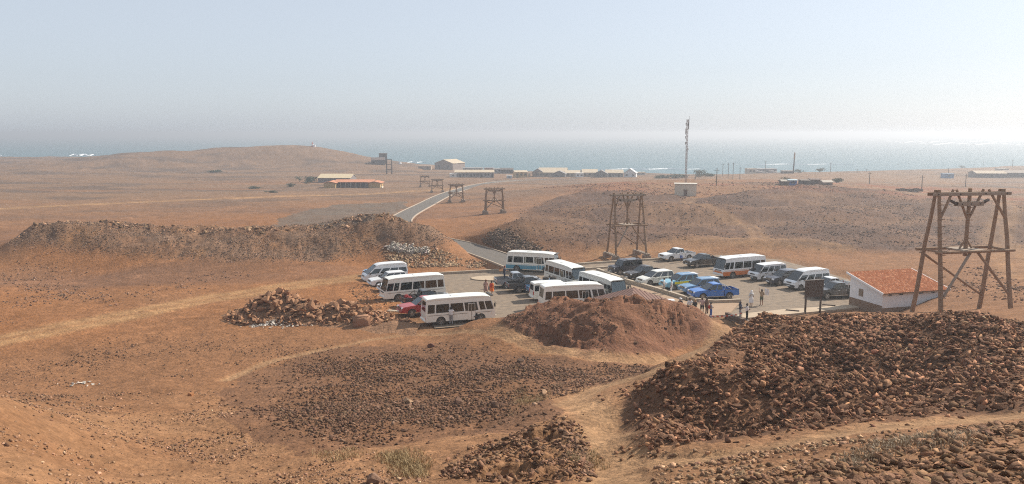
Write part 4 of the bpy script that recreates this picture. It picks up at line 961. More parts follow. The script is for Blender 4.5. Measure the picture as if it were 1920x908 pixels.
pickup('black pickup with open door behind the orange striped bus', 26.0, 106.2, 205, DARK, bar=TRIM)
bus('white minibus with orange stripe along its bottom', 29.0, 98.9, 205, body=WHITE, stripe=ORNG)
car(HIACE, 'white low roofed van right of the orange striped bus', 31.7, 96.5, 205, WHITE, 'van', 'passenger_van', bump_col=TRIM)
car(SUV, 'dark blue SUV between two white vans on the right', 32.7, 93.6, 205, NAVY)
car(HIACE_HI, 'white high roofed van behind the wooden notice board', 34.6, 91.0, 203, WHITE, 'van', 'passenger_van', bump_col=TRIM)
pickup('white pickup peeking between the notice board and the black pickup', 36.3, 88.6, 197, WHITE)
pickup('black pickup beside the white house', 35.8, 85.7, 193, DARK, bar=CHROME)
lap('vehicles')
# ------------------------------------------------------------------ timber ropeway towers
WOOD = mat('weathered_timber', (.27, .17, .105), .88, spec=.2, var=.35, scale=3, bump=.5, bscale=12); WOODG = mat('grey_timber', (.30, .235, .18), .9, spec=.2, var=.3, scale=4, bump=.4, bscale=12)
IRON = mat('rusty_iron', (.07, .045, .035), .8, .3, var=.3, scale=6); CONC = mat('tower_concrete', (.30, .21, .15), .95, var=.25, scale=2, bump=.5, bscale=6)
def tower(label, cx, cy, yaw, H, L, spl, zfoot=None, detail=True, plinth=False, lean=.0, rad=.17, saddle=True):
    z0 = float(zg(cx, cy)) if zfoot is None else zfoot
    T = thing('ropeway_tower', label, 'ropeway tower', (cx, cy, z0), yaw, 'timber ropeway towers')
    ca, sa = math.cos(yaw), math.sin(yaw)
    def foot(x, y): return float(zg(cx + x * ca - y * sa, cy + x * sa + y * ca)) - z0
    hx = L / 2 - .35; mid = H * .525; tops = {}
    for sx in (-1, 1):
        for sy in (-1, 1):
            x0 = sx * (hx + .25); y0 = sy * spl / 2; fz = foot(x0, y0)
            pz = fz + (.55 if plinth else -.4)
            a = Vector((x0, y0, pz)); b = Vector((sx * hx, sy * .16, H + .22))
            q = MB(); n = 5                                   # slightly crooked log
            ptsl = [a.lerp(b, k / n) + Vector((math.sin(k * 2.1 + sx) * .03, math.cos(k * 1.7 + sy) * .03, 0)) * (0 < k < n) for k in range(n + 1)]
            for k in range(n): q.tube(ptsl[k], ptsl[k + 1], rad * (1.08 - .06 * k), rad * (1.02 - .06 * k), 10, caps=k in (0, n - 1))
            q.build('leg', [WOOD], T, smooth=True); tops[sx, sy] = (a, b)
    def on(sx, sy, h): a, b = tops[sx, sy]; t = (h - a.z) / (b.z - a.z); return a.lerp(b, t)
    for sy in (-1, 1):
        MB().box((0, sy * (.16 + rad * .8), H - .12), (L + .5, .11, .26)).build('top_beam', [WOODG if sy < 0 else WOOD], T, bevel=.015, segs=1)
        m0 = on(-1, sy, mid); m1 = on(1, sy, mid); d = Vector((0, sy * (rad + .06), 0))
        MB().tube(m0 + d - Vector((.55, 0, 0)), m1 + d + Vector((.45, 0, 0)), .12, .11, 8).build('cross_beam', [WOOD], T, smooth=True)
        lo0 = on(-1, sy, mid * .93); lo1 = on(1, sy, H * .10 + max(0, tops[1, sy][0].z))
        if sy > 0: MB().tube(lo0, lo1, .10, .09, 8).build('brace', [WOOD], T, smooth=True)
        else:
            MB().tube(Vector((-.25, m0.y, mid)), on(-1, sy, H * .16 + max(0, tops[-1, sy][0].z)) + Vector((.25, 0, 0)), .11, .1, 8).build('brace', [WOODG], T, smooth=True)
            MB().tube(Vector((.25, m0.y, mid)), on(1, sy, H * .16 + max(0, tops[1, sy][0].z)) - Vector((.12, 0, 0)), .11, .1, 8).build('brace', [WOOD], T, smooth=True)
    for s in (-1, 1):
        MB().tube((s * hx * .55, -.1, H + .2), on(s, -1, H * .78), .1, .1, 8).build('corner_brace', [WOOD], T, smooth=True)
        MB().tube((s * hx * .42, 0, H + .2), (s * .12, 0, H * .79), .1, .09, 8).build('hanger_strut', [WOOD], T, smooth=True)
        MB().tube((s * .55, 0, mid + .12), (s * .1, 0, mid + .75), .08, .08, 6).build('post_foot', [WOOD], T, smooth=True)
        for sx in (-1, 1): 
            p, q = on(sx, -1, mid * 1.0), on(sx, 1, mid * 1.0)
            if s > 0: MB().tube(p, q, .09, .09, 6).build('side_tie', [WOOD], T, smooth=True)
    MB().tube((0, 0, mid - .5), (0, 0, H + .3), .16, .14, 10).build('centre_post', [WOOD], T, smooth=True)
    MB().box((0, 0, mid + .02), (1.9, spl * .55 + .5, .14)).build('platform', [WOODG], T, bevel=.02, segs=1)
    q = MB()
    for s in (-1, 1): q.box((0, s * .2, H * .905), (2.3, .08, .34))
    q.build('saddle_plank', [WOODG], T, bevel=.01, segs=1)
    MB().prism([(-1.75, H * .925 + .18), (-1.7, H * .925 + .02), (-1.1, H * .905 - .12), (1.1, H * .905 - .12), (1.7, H * .925 + .02), (1.75, H * .925 + .18), (1.05, H * .905 + .05), (-1.05, H * .905 + .05)], -.12, .12).build('rope_saddle', [IRON], T)
    if detail:
        for k in range(16):
            p = on(-1, -1, .35 + tops[-1, -1][0].z + k * (H - .7 - tops[-1, -1][0].z) / 16); MB().tube(p + Vector((-.30, -rad, 0)), p + Vector((.32, -rad, 0)), .032, n=5).build('rung', [WOOD], T)
        for k in range(6): MB().tube((-.3, -.16, mid + .9 + k * .48), (.3, -.16, mid + .9 + k * .48), .03, n=5).build('rung', [WOOD], T)
        q = MB(); 
        for sx in (-.95, -.35, .35, .95): q.tube((sx * L / 2, -.16 - rad * .8 - .09, H - .12), (sx * L / 2, -.16 - rad * .8 - .04, H - .12), .06, n=8)
        for sx in (-.8, 0, .8): q.tube((sx, -.27, H * .905), (sx, -.22, H * .905), .05, n=8)
        q.build('bolts', [IRON], T)
        MB().tube((-1.9, .2, mid + .2), (-.2, .1, mid + .45), .015, n=4).build('cable', [IRON], T)
    if plinth:
        for sx in (-1, 1):
            x0 = sx * (hx + .25)
            for sy in (-1, 1): y0 = sy * spl / 2; MB().box((x0, y0, foot(x0, y0) + .0), (1.0, 1.1, 1.3)).build('plinth', [CONC], T, bevel=.06, segs=1)
            MB().box((x0 - .2, 0, max(foot(x0, -spl / 2), foot(x0, spl / 2)) + .62), (.22, spl + 1.2, .2)).build('sill_beam', [WOODG], T)
            MB().box((x0 + .2, 0, max(foot(x0, -spl / 2), foot(x0, spl / 2)) + .60), (.2, spl + 1.0, .2)).build('sill_beam', [WOODG], T)
    return T
tower('tall timber ropeway tower beside the white house, nearest of the row', 35.4, 60.9, R(12), 9.45, 6.5, 3.2)
tower('timber ropeway tower behind the car park, second nearest of the row', 16.7, 113.5, R(14), 9.3, 4.9, 3.6, plinth=True, rad=.16)
def far_tower(px, row_base, row_top, label, yaw, wpx, spl=2.2):
    p = hit(px, row_base); H = (row_base - row_top) / FPX * p.y
    tower(label, p.x, p.y, yaw, H - .3, wpx / FPX * p.y, spl, detail=False, plinth=True, rad=.17)
far_tower(927, 400, 350, 'third timber ropeway tower, on dark block feet right of the road', R(10), 36)
far_tower(856, 379, 343, 'fourth timber ropeway tower standing over the road', R(8), 27)
far_tower(820, 361, 335, 'fifth timber ropeway tower left of the road', R(6), 22)
far_tower(797, 351, 329, 'farthest timber ropeway tower, left of the road', R(5), 18)
# steel ropeway frame by the ruin
def frame_tower():
    p = hit(730, 327); T = thing('steel_trestle', 'thin steel ropeway frame standing right of the dark ruin', 'steel frame', (p.x, p.y, float(zg(p.x, p.y))))
    H = 28 / FPX * p.y; w = 9.5 / FPX * p.y / 2
    for s in (-1, 1):
        for t in (-1, 1): MB().tube((s * w, t * 1.2, -.5), (s * w, t * .4, H), .2, n=6).build('leg', [IRON], T)
    for h in (.3, .65, .98): MB().tube((-w, 0, H * h), (w, 0, H * h), .18, n=6).build('cross_beam', [IRON], T)
frame_tower()

# ------------------------------------------------------------------ white house with tiled lean-to roof
WWALL = mat('whitewash', (.78, .775, .77), .9, var=.08, scale=1.5, bump=.15, bscale=8); BASEW = mat('brown_base', (.24, .15, .095), .9, var=.2, scale=2); TILE = mat('roof_tile', (.60, .25, .11), .85, var=.2, scale=3.0, bump=.3, bscale=9)
HX, HY, HA = 37.0, 77.2, math.atan2(.27, .96)
HO = thing('white_house', 'small white house with orange tiled roof beside the nearest ropeway tower', 'house', (HX, HY, 0), HA)
HL, HD, HF, HB = 7.6, 4.8, 2.25, 3.35
V = [(0, 0, -.5), (HL, 0, -.5), (HL, HD, -.5), (0, HD, -.5), (0, 0, HF), (HL, 0, HF), (HL, HD, HB), (0, HD, HB)]
MB().add(V, [(0, 1, 5, 4), (1, 2, 6, 5), (2, 3, 7, 6), (3, 0, 4, 7), (4, 5, 6, 7)]).build('wall', [WWALL], HO)
q = MB(); q.box((HL / 2, -.012, .15), (HL + .03, .03, 1.0)); q.box((-.012, HD / 2, .28), (.03, HD + .03, 1.2)); q.build('wall_base', [BASEW], HO)
def roofp(x, y, h=0): t = y / HD; return (x, y, HF + (HB - HF) * t + h)
n = 64; V = []; F = []; rows = 15
xs_ = np.linspace(-.35, HL + .3, n * 2 + 1); ys_ = np.linspace(-.45, HD + .25, rows * 2 + 1)
for j, yy in enumerate(ys_):
    for i, xx in enumerate(xs_): V.append(roofp(xx, yy, .07 + .045 * (i % 2) + .03 * (j % 2) + random.uniform(-.012, .012)))
w = len(xs_)
for j in range(len(ys_) - 1):
    for i in range(w - 1): F.append((j * w + i, j * w + i + 1, (j + 1) * w + i + 1, (j + 1) * w + i))
me = bpy.data.meshes.new('tiled_roof'); me.from_pydata(V, [], F); me.materials.append(TILE); me.update(); RO = link('tiled_roof', me, HO)
for x0 in (-.34, HL + .29): MB().quad_solid([roofp(x0 - .03, -.45, .13), roofp(x0 + .03, -.45, .13), roofp(x0 + .03, HD + .25, .13), roofp(x0 - .03, HD + .25, .13)], .2).build('verge_board', [WWALL], RO)
MB().quad_solid([roofp(-.33, -.42, .03), roofp(HL + .28, -.42, .03), roofp(HL + .28, HD + .2, .03), roofp(-.33, HD + .2, .03)], .08).build('roof_deck', [WOOD], RO)
for x in (.9, 2.2, 4.6, 6.1): MB().box((x, -.004, HF - .27), (.42, .04, .2)).build('vent_opening', [TRIM], HO)
wd = MB().box((-.02, 3.1, 1.65), (.05, .62, .75)).build('window', [WOOD], HO); 
for k in range(4): MB().box((-.052, 2.88 + k * .15, 1.65), (.02, .11, .7)).build('shutter_slat', [WOODG], wd)
MB().tube((HL - .3, -.2, .05), (HL - .1, -.2, .5), .22, .25, 10).build('blue_barrel', [mat('barrel_blue', (.12, .3, .5), .5)], HO)

# ------------------------------------------------------------------ notice board, kiosk roof, tape, walls
BW = mat('dark_board_wood', (.085, .058, .042), .85, var=.25, scale=5, bump=.3)
a = P(1509.5, 587.5); b = P(1537.5, 585.5); NB = thing('notice_board', 'dark wooden notice board on two posts at the car park edge', 'notice board', ((a.x + b.x) / 2, (a.y + b.y) / 2, .05), math.atan2(b.y - a.y, b.x - a.x)); hw = (b - a).length / 2
for s in (-1, 1): MB().box((s * hw, 0, 1.6), (.16, .16, 3.5)).build('post', [BW], NB, bevel=.02, segs=1)
MB().box((0, -.06, 2.42), (2 * hw + .4, .07, 1.65)).build('panel', [BW], NB)
MB().box((0, -.02, 3.3), (2 * hw + .5, .3, .07)).build('cap_board', [BW], NB); 
for k in range(5): MB().box((0, -.102, 1.75 + k * .33), (2 * hw + .3, .02, .30)).build('board_plank', [BW], NB)
kp = P(1216, 566); KR = mat('kiosk_roof', (.23, .13, .10), .85, var=.15, scale=3); KT = thing('kiosk', 'kiosk with brown pyramid roof peeking over the earth mound', 'kiosk', (12.2, 77.6, .1), R(30))
hw = 2.9; hr = 1.35; q = MB(); q.add([(-hw, -hw, hr), (hw, -hw, hr), (hw, hw, hr), (-hw, hw, hr), (0, 0, hr + 1.25), (-hw, -hw, hr - .12), (hw, -hw, hr - .12), (hw, hw, hr - .12), (-hw, hw, hr - .12)], [(0, 1, 4), (1, 2, 4), (2, 3, 4), (3, 0, 4), (0, 5, 6, 1), (1, 6, 7, 2), (2, 7, 8, 3), (3, 8, 5, 0), (8, 7, 6, 5)]); kr = q.build('roof', [KR], KT)
q = MB()
for k in range(4):
    for j in range(1, 16):
        t = -1 + 2 * j / 16; base = Vector((t * hw, -hw, hr + .02)); up = Vector((t * hw, -hw * abs(t), hr + 1.25 * (1 - abs(t)) + .02)); A_ = Matrix.Rotation(k * math.pi / 2, 3, 'Z'); q.tube(A_ @ base, A_ @ up, .014, n=4, caps=False)
q.build('roof_ribs', [KR], kr)
for sx in (-1, 1):
    for sy in (-1, 1): MB().box((sx * 2.3, sy * 2.3, .62), (.14, .14, 1.3)).build('post', [BW], KT)
MB().box((0, .8, .5), (2.6, 1.6, 1.0)).build('counter', [WWALL], KT)
TR = mat('tape_red', (.62, .08, .03), .6); TW = mat('tape_white', (.75, .73, .7), .6)
a = P(1330, 595.5, .55); b = P(1391, 590.5, .55); TP = thing('barrier_tape', 'red and white barrier tape strung between the tourists and the low wall', 'barrier tape', (a.x, a.y, 0.05))
for k in range(14):
    t0, t1 = k / 14, (k + 1) / 14; p0 = a.lerp(b, t0) - a; p1 = a.lerp(b, t1) - a; p0.z = .62 - .16 * math.sin(math.pi * t0); p1.z = .62 - .16 * math.sin(math.pi * t1); up = Vector((0, 0, .09))
    MB().quad_solid([p0, p1, p1 + up, p0 + up], .006).build('red_stripe' if k % 2 else 'white_stripe', [TR if k % 2 else TW], TP)
for p in (Vector((0, 0, 0)), b - a): MB().tube((p.x, p.y, -.2), (p.x, p.y, .78), .03, n=6).build('stake', [BW], TP)
DW = mat('dark_stone_wall', (.13, .085, .06), .95, var=.3, scale=3, bump=.6)
a = P(1362, 595); b = P(1394, 608); d = (b - a); q = thing('low_wall', 'short dark stone wall end beside the tape', 'wall', (a.x, a.y, 0), math.atan2(d.y, d.x)); L = d.length
rr_ = random.Random(4)
for j in range(3):
    x = 0
    while x < L - .2:
        w = rr_.uniform(.3, .6); MB().box((x + w / 2, rr_.uniform(-.03, .03), .02 + j * .2), (w - .02, .42, .19)).build('stone', [DW], q, bevel=.03, segs=1); x += w
# paving slabs under the noses of the left row
for k, (px, row, ln, an) in enumerate(((684,527,2.2,10),(690,541,2.6,-25),(705,556,2.3,-28),(728,566,1.5,-20),(742,585,1.8,-20),(700,534,1.3,5))):
    p = P(px, row); o = MB().box((0, 0, .06), (ln, .5, .16)).build('concrete_slab', [KST], None, loc=(p.x, p.y, 0), rz=R(an), bevel=.02, segs=1)
    tag(o, ('concrete wheel stop', 'long concrete wheel stop', 'slanting concrete wheel stop', 'short concrete slab', 'broken concrete slab', 'small concrete slab')[k] + ' ' + ('before the high roofed van of the left row', 'before the first white SUV of the left row', 'before the second white SUV of the left row', 'under the left facing white bus nose', 'before the red pickup of the left row', 'left of the first white SUV nose')[k], 'slab', 'concrete stops before the left row')
for k, (px, row, ln) in enumerate(((1486,583,1.3),(1554,573,1.3))):
    p = P(px, row, .1); o = MB().box((0, 0, .05), (ln, .14, .1)).build('timber_bar', [BW], None, loc=(p.x, p.y, .1), rz=R(-25)); tag(o, 'dark timber bar on the pale pavement ' + ('left of the notice board' if k == 0 else 'right of the notice board'), 'timber bar')
a = P(1255, 568, .1); TB = thing('white_table', 'small white table behind the tourists by the kerb', 'table', (16.0, 79.8, .1)); MB().box((0, 0, .85), (1.5, .8, .06)).build('table_top', [WWALL], TB)
for sx in (-.65, .65):
    for sy in (-.33, .33): MB().box((sx, sy, .41), (.06, .06, .82)).build('leg', [WWALL], TB)
p = P(632, 605.5); o = MB().box((0, 0, .12), (.75, .4, .25)).build('orange_sack', [mat('orange_plastic', (.65, .19, .05), .5)], None, loc=(p.x, p.y, 0), bevel=.1, segs=3); tag(o, 'orange plastic sack at the foot of the rock heap', 'sack')

# ------------------------------------------------------------------ mast and hut
def hut_mast():
    p = hit(1285, 367); z = float(zg(p.x, p.y)); s = p.y / FPX
    H = thing('hut', 'cream flat roofed hut at the foot of the lattice mast', 'hut', (p.x, p.y, z - .15), R(-12)); W_, D_, h = 40 * s, 4.5, 23 * s; cw = mat('cream_wall', (.55, .48, .38), .9, var=.1); 
    MB().box((0, D_ / 2, h / 2), (W_, D_, h)).build('wall', [cw], H); MB().box((0, D_ / 2, h + .06), (W_ + .4, D_ + .4, .16)).build('flat_roof', [mat('pale_roof', (.5, .45, .38), .9)], H)
    MB().box((0, -.02, .95), (.95, .08, 1.95)).build('door', [mat('brown_door', (.12, .06, .04), .7)], H); MB().box((-W_ / 2 - .02, 1.5, h * .6), (.06, .8, .7)).build('window', [TRIM], H); MB().box((0, -.8, .05), (W_ + 3, 2.2, .12)).build('apron', [PAVE], H)
    m = Vector((p.x + 12 * s, p.y + 8, 0)); mz = float(zg(m.x, m.y)); Ht = (G(1298, 224, m.y).z - mz)
    M = thing('lattice_mast', 'tall slim lattice mast rising behind the cream hut', 'mast', (m.x, m.y, mz)); q = MB(); ml = mat('mast_steel', (.34, .24, .20), .7, .2, var=.3)
    cs = [(math.cos(a) * .27, math.sin(a) * .27) for a in (0.3, 2.4, 4.5)]
    for c in cs: q.tube((*c, -.3), (*c, Ht), .05, n=5)
    nseg = 20
    for k in range(nseg):
        for i in range(3): c, e = cs[i], cs[(i + 1) % 3]; q.tube((*c, Ht * k / nseg), (*e, Ht * (k + 1) / nseg), .035, n=4); q.tube((*c, Ht * k / nseg), (*e, Ht * k / nseg), .03, n=4)
    q.build('lattice', [ml], M)
    an = mat('antenna_grey', (.4, .36, .33), .6)
    for k, (h, sx) in enumerate(((.98, .35), (.93, .35), (.86, -.4), (.78, -.38), (.7, -.36), (.62, .36), (.96, -.35))): MB().box((sx, 0, Ht * h - .5), (.22, .2, 1.7 if k < 3 else .7)).build('antenna', [an], M)
    MB().tube((.45, 0, Ht - 1), (.45, 0, Ht + .9), .05, n=5).build('whip_aerial', [an], M)
hut_mast()

# ------------------------------------------------------------------ far buildings
def C4(*c): return mat('wall_%d_%d_%d' % tuple(int(v * 100) for v in c), c, .92, var=.12, scale=.8)
WIN = mat('far_window', (.05, .05, .055), .4)
def building(label, px0, px1, row, h_m, depth, wallc, roofc, roof_h=0, yaw=0, windows=3, cat='building', name='building', doors=0, gable='x', loc=None, over=.3, Yd=None):
    p = hit((px0 + px1) / 2, row) if Yd is None else G((px0 + px1) / 2, row, Yd)
    s = p.y / FPX; W_ = (px1 - px0) * s; z = float(zg(p.x, p.y))
    T = thing(name, label, cat, (p.x, p.y, z - .1), yaw, 'buildings on the plain'); rm = C4(*roofc)
    if gable == 'y':                                          # gable end towards the viewer
        MB().add([(-W_ / 2, 0, -.6), (W_ / 2, 0, -.6), (W_ / 2, depth, -.6), (-W_ / 2, depth, -.6), (-W_ / 2, 0, h_m), (W_ / 2, 0, h_m), (W_ / 2, depth, h_m), (-W_ / 2, depth, h_m), (0, 0, h_m + roof_h), (0, depth, h_m + roof_h)],
            [(0, 1, 5, 8, 4), (2, 3, 7, 9, 6), (1, 2, 6, 5), (3, 0, 4, 7)]).build('wall', [C4(*wallc)], T)
        q = MB(); o_ = over
        q.quad_solid([(-W_ / 2 - o_, -o_, h_m - .1), (0, -o_, h_m + roof_h + .1), (0, depth + o_, h_m + roof_h + .1), (-W_ / 2 - o_, depth + o_, h_m - .1)][::-1], .14); q.quad_solid([(0, -o_, h_m + roof_h + .1), (W_ / 2 + o_, -o_, h_m - .1), (W_ / 2 + o_, depth + o_, h_m - .1), (0, depth + o_, h_m + roof_h + .1)][::-1], .14); q.build('roof', [rm], T)
    elif roof_h:
        MB().add([(-W_ / 2, 0, -.6), (W_ / 2, 0, -.6), (W_ / 2, depth, -.6), (-W_ / 2, depth, -.6), (-W_ / 2, 0, h_m), (W_ / 2, 0, h_m), (W_ / 2, depth, h_m), (-W_ / 2, depth, h_m), (-W_ / 2, depth / 2, h_m + roof_h), (W_ / 2, depth / 2, h_m + roof_h)],
            [(0, 1, 5, 4), (2, 3, 7, 6), (1, 2, 6, 9, 5), (3, 0, 4, 8, 7)]).build('wall', [C4(*wallc)], T)
        q = MB(); o_ = over
        q.quad_solid([(-W_ / 2 - o_, -o_, h_m - .08), (W_ / 2 + o_, -o_, h_m - .08), (W_ / 2 + o_, depth / 2, h_m + roof_h + .1), (-W_ / 2 - o_, depth / 2, h_m + roof_h + .1)], .14); q.quad_solid([(-W_ / 2 - o_, depth / 2, h_m + roof_h + .1), (W_ / 2 + o_, depth / 2, h_m + roof_h + .1), (W_ / 2 + o_, depth + o_, h_m - .08), (-W_ / 2 - o_, depth + o_, h_m - .08)], .14); q.build('roof', [rm], T)
    else:
        MB().box((0, depth / 2, h_m / 2 - .3), (W_, depth, h_m + .6)).build('wall', [C4(*wallc)], T); MB().box((0, depth / 2, h_m + .08), (W_ + .4, depth + .4, .2)).build('flat_roof', [rm], T)
    for k in range(windows):
        x = -W_ / 2 + W_ * (k + .5) / windows
        if doors and k % 3 == 1: MB().box((x, -.02, 1.0), (1.1, .1, 2.1)).build('door', [WIN], T)
        else: MB().box((x, -.02, h_m * .55), (min(1.2, W_ / windows * .5), .1, h_m * .35)).build('window', [WIN], T)
    return T
BR, TANR, GRW, YEL, WHT, ORR, DRK = (.26, .19, .15), (.55, .44, .31), (.30, .27, .25), (.50, .36, .19), (.68, .66, .62), (.50, .22, .12), (.10, .075, .065)
building('dark ruined loading station, low wing, at the foot of the beacon hill', 697, 722, 311, 3.4, 9, DRK, (.14, .10, .085), 1.6, R(12), 3, 'ruin', 'ruin', over=.1)
building('dark ruined tower of the loading station at the foot of the beacon hill', 711, 726, 309, 7.2, 6, DRK, (.16, .12, .1), 0, R(8), 2, 'ruin', 'ruin')
building('big warehouse with pale sloping roof near the shore', 812, 852, 319, 4.4, 16, (.28, .22, .19), TANR, 2.4, R(-28), 2, gable='y', cat='warehouse', name='warehouse')
building('low mud coloured shed left of the big warehouse', 784, 808, 319, 2.4, 6, (.38, .30, .23), (.36, .29, .23), 0, 0, 2)
building('long low building with tan roof and a row of windows', 853, 926, 333, 3.0, 9, GRW, TANR, 1.0, R(2), 11, doors=1)
building('small whitewashed annex left of the long tan roofed building', 843, 856, 333, 2.0, 4, WHT, WHT, 0, 0, 1)
building('reddish block behind the long tan roofed building', 908, 926, 324, 2.6, 6, (.30, .17, .13), (.3, .18, .14), 0, 0, 2, Yd=505)
building('grey shed row by the shore behind the road end', 868, 905, 321, 2.2, 6, (.24, .23, .22), (.26, .25, .24), .4, 0, 4, Yd=530)
building('whitish block right of the reddish block by the shore', 925, 940, 325, 2.8, 5, (.5, .46, .42), (.45, .42, .38), 0, 0, 2, Yd=495)
building('dark shed group by the shore, left of the yellow house', 938, 962, 326, 2.6, 6, (.11, .09, .085), (.13, .11, .1), .8, 0, 3, Yd=490)
building('pale yellow house left of the tall trees in town', 966, 989, 332, 3.2, 8, YEL, TANR, .6, R(8), 3)
building('small blue and white hut at the road end', 950, 960, 335, 1.6, 3, (.45, .52, .58), WHT, 0, 0, 1, cat='hut', name='hut')
building('brown gabled house at the left end of the town roofs', 998, 1018, 331, 2.6, 9, (.22, .19, .175), (.24, .21, .19), 2.0, R(-10), 1, gable='y')
building('long shed with the largest tan roof in town', 1010, 1062, 331, 2.6, 14, (.33, .28, .24), TANR, 2.3, R(-6), 5)
building('small gabled grey house before the long tan roofs', 1036, 1060, 333, 1.9, 6, (.2, .185, .18), (.26, .24, .23), 1.5, R(-8), 2, gable='y', Yd=432)
building('tan roofed shed in the middle of the town', 1060, 1094, 332, 2.3, 9, (.42, .36, .3), TANR, 1.2, R(-4), 4)
building('small white boxy house in the middle of the town', 1080, 1094, 333, 2.2, 4, (.72, .72, .7), WHT, 0, 0, 2, cat='house', name='house', Yd=428)
building('tan roofed shed right of the white boxy house', 1092, 1120, 332, 2.5, 10, (.36, .3, .25), TANR, 1.5, R(-4), 3)
building('grey gabled house before the right town roofs', 1115, 1138, 333.5, 2.1, 7, (.2, .185, .18), (.25, .23, .22), 1.7, R(-10), 2, gable='y')
building('pale house with tan roof at the right end of town', 1136, 1168, 333, 2.5, 8, (.42, .38, .34), TANR, 1.4, R(-5), 6, doors=1)
building('white gabled chapel at the right end of town', 1170, 1192, 333, 2.3, 7, (.62, .62, .62), (.66, .66, .65), 2.2, R(-14), 2, gable='y', cat='chapel', name='chapel')
building('small pale block right of the chapel', 1192, 1210, 331, 1.5, 5, (.5, .46, .42), TANR, 0, 0, 2, Yd=470)
building('long shed with cream roof behind the orange roofed school', 596, 657, 343, 2.4, 12, (.20, .17, .165), (.58, .46, .29), 1.5, R(-3), 0, cat='shed', name='shed')
# orange roofed L-shaped building: centre and two wings
def school():
    p = hit(660, 353); z = float(zg(p.x, p.y)); s = p.y / FPX; T = thing('school_building', 'yellow walled building with orange roofs and a columned porch', 'building', (p.x, p.y, z - .1)); wm_ = C4(.44, .30, .14); rm = C4(.52, .22, .12); W_ = 109 * s
    MB().box((0, 6, 1.2), (W_ * .55, 4, 2.7)).build('wall', [C4(.2, .13, .11)], T); q = MB(); q.quad_solid([(-W_ * .34, 2.6, 2.5), (W_ * .34, 2.6, 2.5), (W_ * .34, 8.2, 3.3), (-W_ * .34, 8.2, 3.3)], .15); q.build('roof', [rm], T)
    for k in range(6): MB().box((-W_ * .22 + k * W_ * .088, 3.0, 1.15), (.22, .22, 2.6)).build('porch_column', [C4(.5, .42, .34)], T)
    for k in range(4): MB().box((-W_ * .18 + k * W_ * .115, 3.97, 1.2), (1.3, .08, 1.4)).build('window', [WIN], T)
    for sx in (-1, 1):
        cx = sx * W_ * .385; w = W_ * .2; V = [(cx - w / 2, 0, -.5), (cx + w / 2, 0, -.5), (cx + w / 2, 8, -.5), (cx - w / 2, 8, -.5), (cx - w / 2, 0, 2.2), (cx + w / 2, 0, 2.2), (cx + w / 2, 8, 2.2), (cx - w / 2, 8, 2.2), (cx, 0, 2.75), (cx, 8, 2.75)]
        wing = MB().add(V, [(0, 1, 5, 8, 4), (2, 3, 7, 9, 6), (1, 2, 6, 5), (3, 0, 4, 7)]).build('wing_wall', [wm_], T); q = MB()
        q.quad_solid([(cx - w / 2 - .6, -.5, 2.15), (cx, -.5, 2.85), (cx, 8.4, 2.85), (cx - w / 2 - .6, 8.4, 2.15)][::-1], .15); q.quad_solid([(cx, -.5, 2.85), (cx + w / 2 + .6, -.5, 2.15), (cx + w / 2 + .6, 8.4, 2.15), (cx, 8.4, 2.85)][::-1], .15); q.build('wing_roof', [rm], wing)
        MB().box((cx + w / 2 + .02, 3, 1.2), (.05, 1.2, 1.1)).build('window', [WIN], T)
    MB().box((W_ * .5 + .3, 1.5, .3), (.3, 3.4, .8)).build('ramp_wall', [C4(.68, .62, .52)], T)
school()
# right hand side
building('pale flat block left of the boat yard on the right shore', 1403, 1418, 326, 3.0, 5, (.50, .44, .36), (.48, .42, .35), 0, R(10), 2)
building('long grey flat roofed shed of the boat yard on the right shore', 1420, 1457, 325, 2.4, 7, (.33, .31, .31), (.28, .26, .25), 0, R(4), 5)
building('dark low sheds right of the boat yard', 1468, 1486, 326, 1.4, 4, (.15, .13, .12), (.2, .17, .15), .3, 0, 2, cat='shed', name='shed')
building('corrugated brown shack left of the blue shack', 1466, 1480, 347, 1.4, 3, (.16, .12, .1), (.4, .36, .3), .25, 0, 1, cat='shack', name='shack')
building('blue sided shack among the brown ones', 1480, 1494, 347.5, 1.8, 3, (.07, .13, .33), (.42, .5, .52), .1, 0, 1, cat='shack', name='shack')
building('small dark shack right of the blue shack', 1503, 1517, 347, 1.6, 3, (.10, .085, .08), (.2, .16, .13), .1, 0, 1, cat='shack', name='shack')
building('taller dark shack in the middle of the row', 1521, 1537, 347, 2.0, 3, (.11, .08, .07), (.18, .13, .11), .15, 0, 1, cat='shack', name='shack')
building('pale lean-to shack at the right end of the row', 1544, 1561, 347, 1.2, 3, (.2, .15, .12), (.48, .42, .35), .4, 0, 1, cat='shack', name='shack')
building('blue boxy kiosk alone on the right plain', 1770, 1788, 334, 2.4, 4, (.17, .25, .38), (.3, .36, .44), 0, R(-6), 1, cat='kiosk', name='kiosk')
building('long brown building with tan roof on the right plain', 1832, 1886, 334, 2.5, 9, (.17, .13, .115), (.50, .40, .29), 1.1, R(-4), 5)
building('dark building at the right edge of the plain', 1888, 1935, 334, 2.6, 9, (.15, .12, .11), (.32, .26, .21), 1.0, R(-4), 4)
building('pale block behind the long building on the right plain', 1874, 1892, 322, 2.0, 5, (.5, .45, .38), (.48, .42, .36), 0, 0, 2)
p = hit(1708, 357); o = thing('low_ruin_wall', 'low dark ruined wall on the right plain', 'wall', (p.x, p.y, float(zg(p.x, p.y)))); 
for k in range(6): MB().box((k * 1.4 - 4, 0, .5), (1.36, .5, 1.0 + .25 * math.sin(k * 2))).build('wall_block', [DW], o)
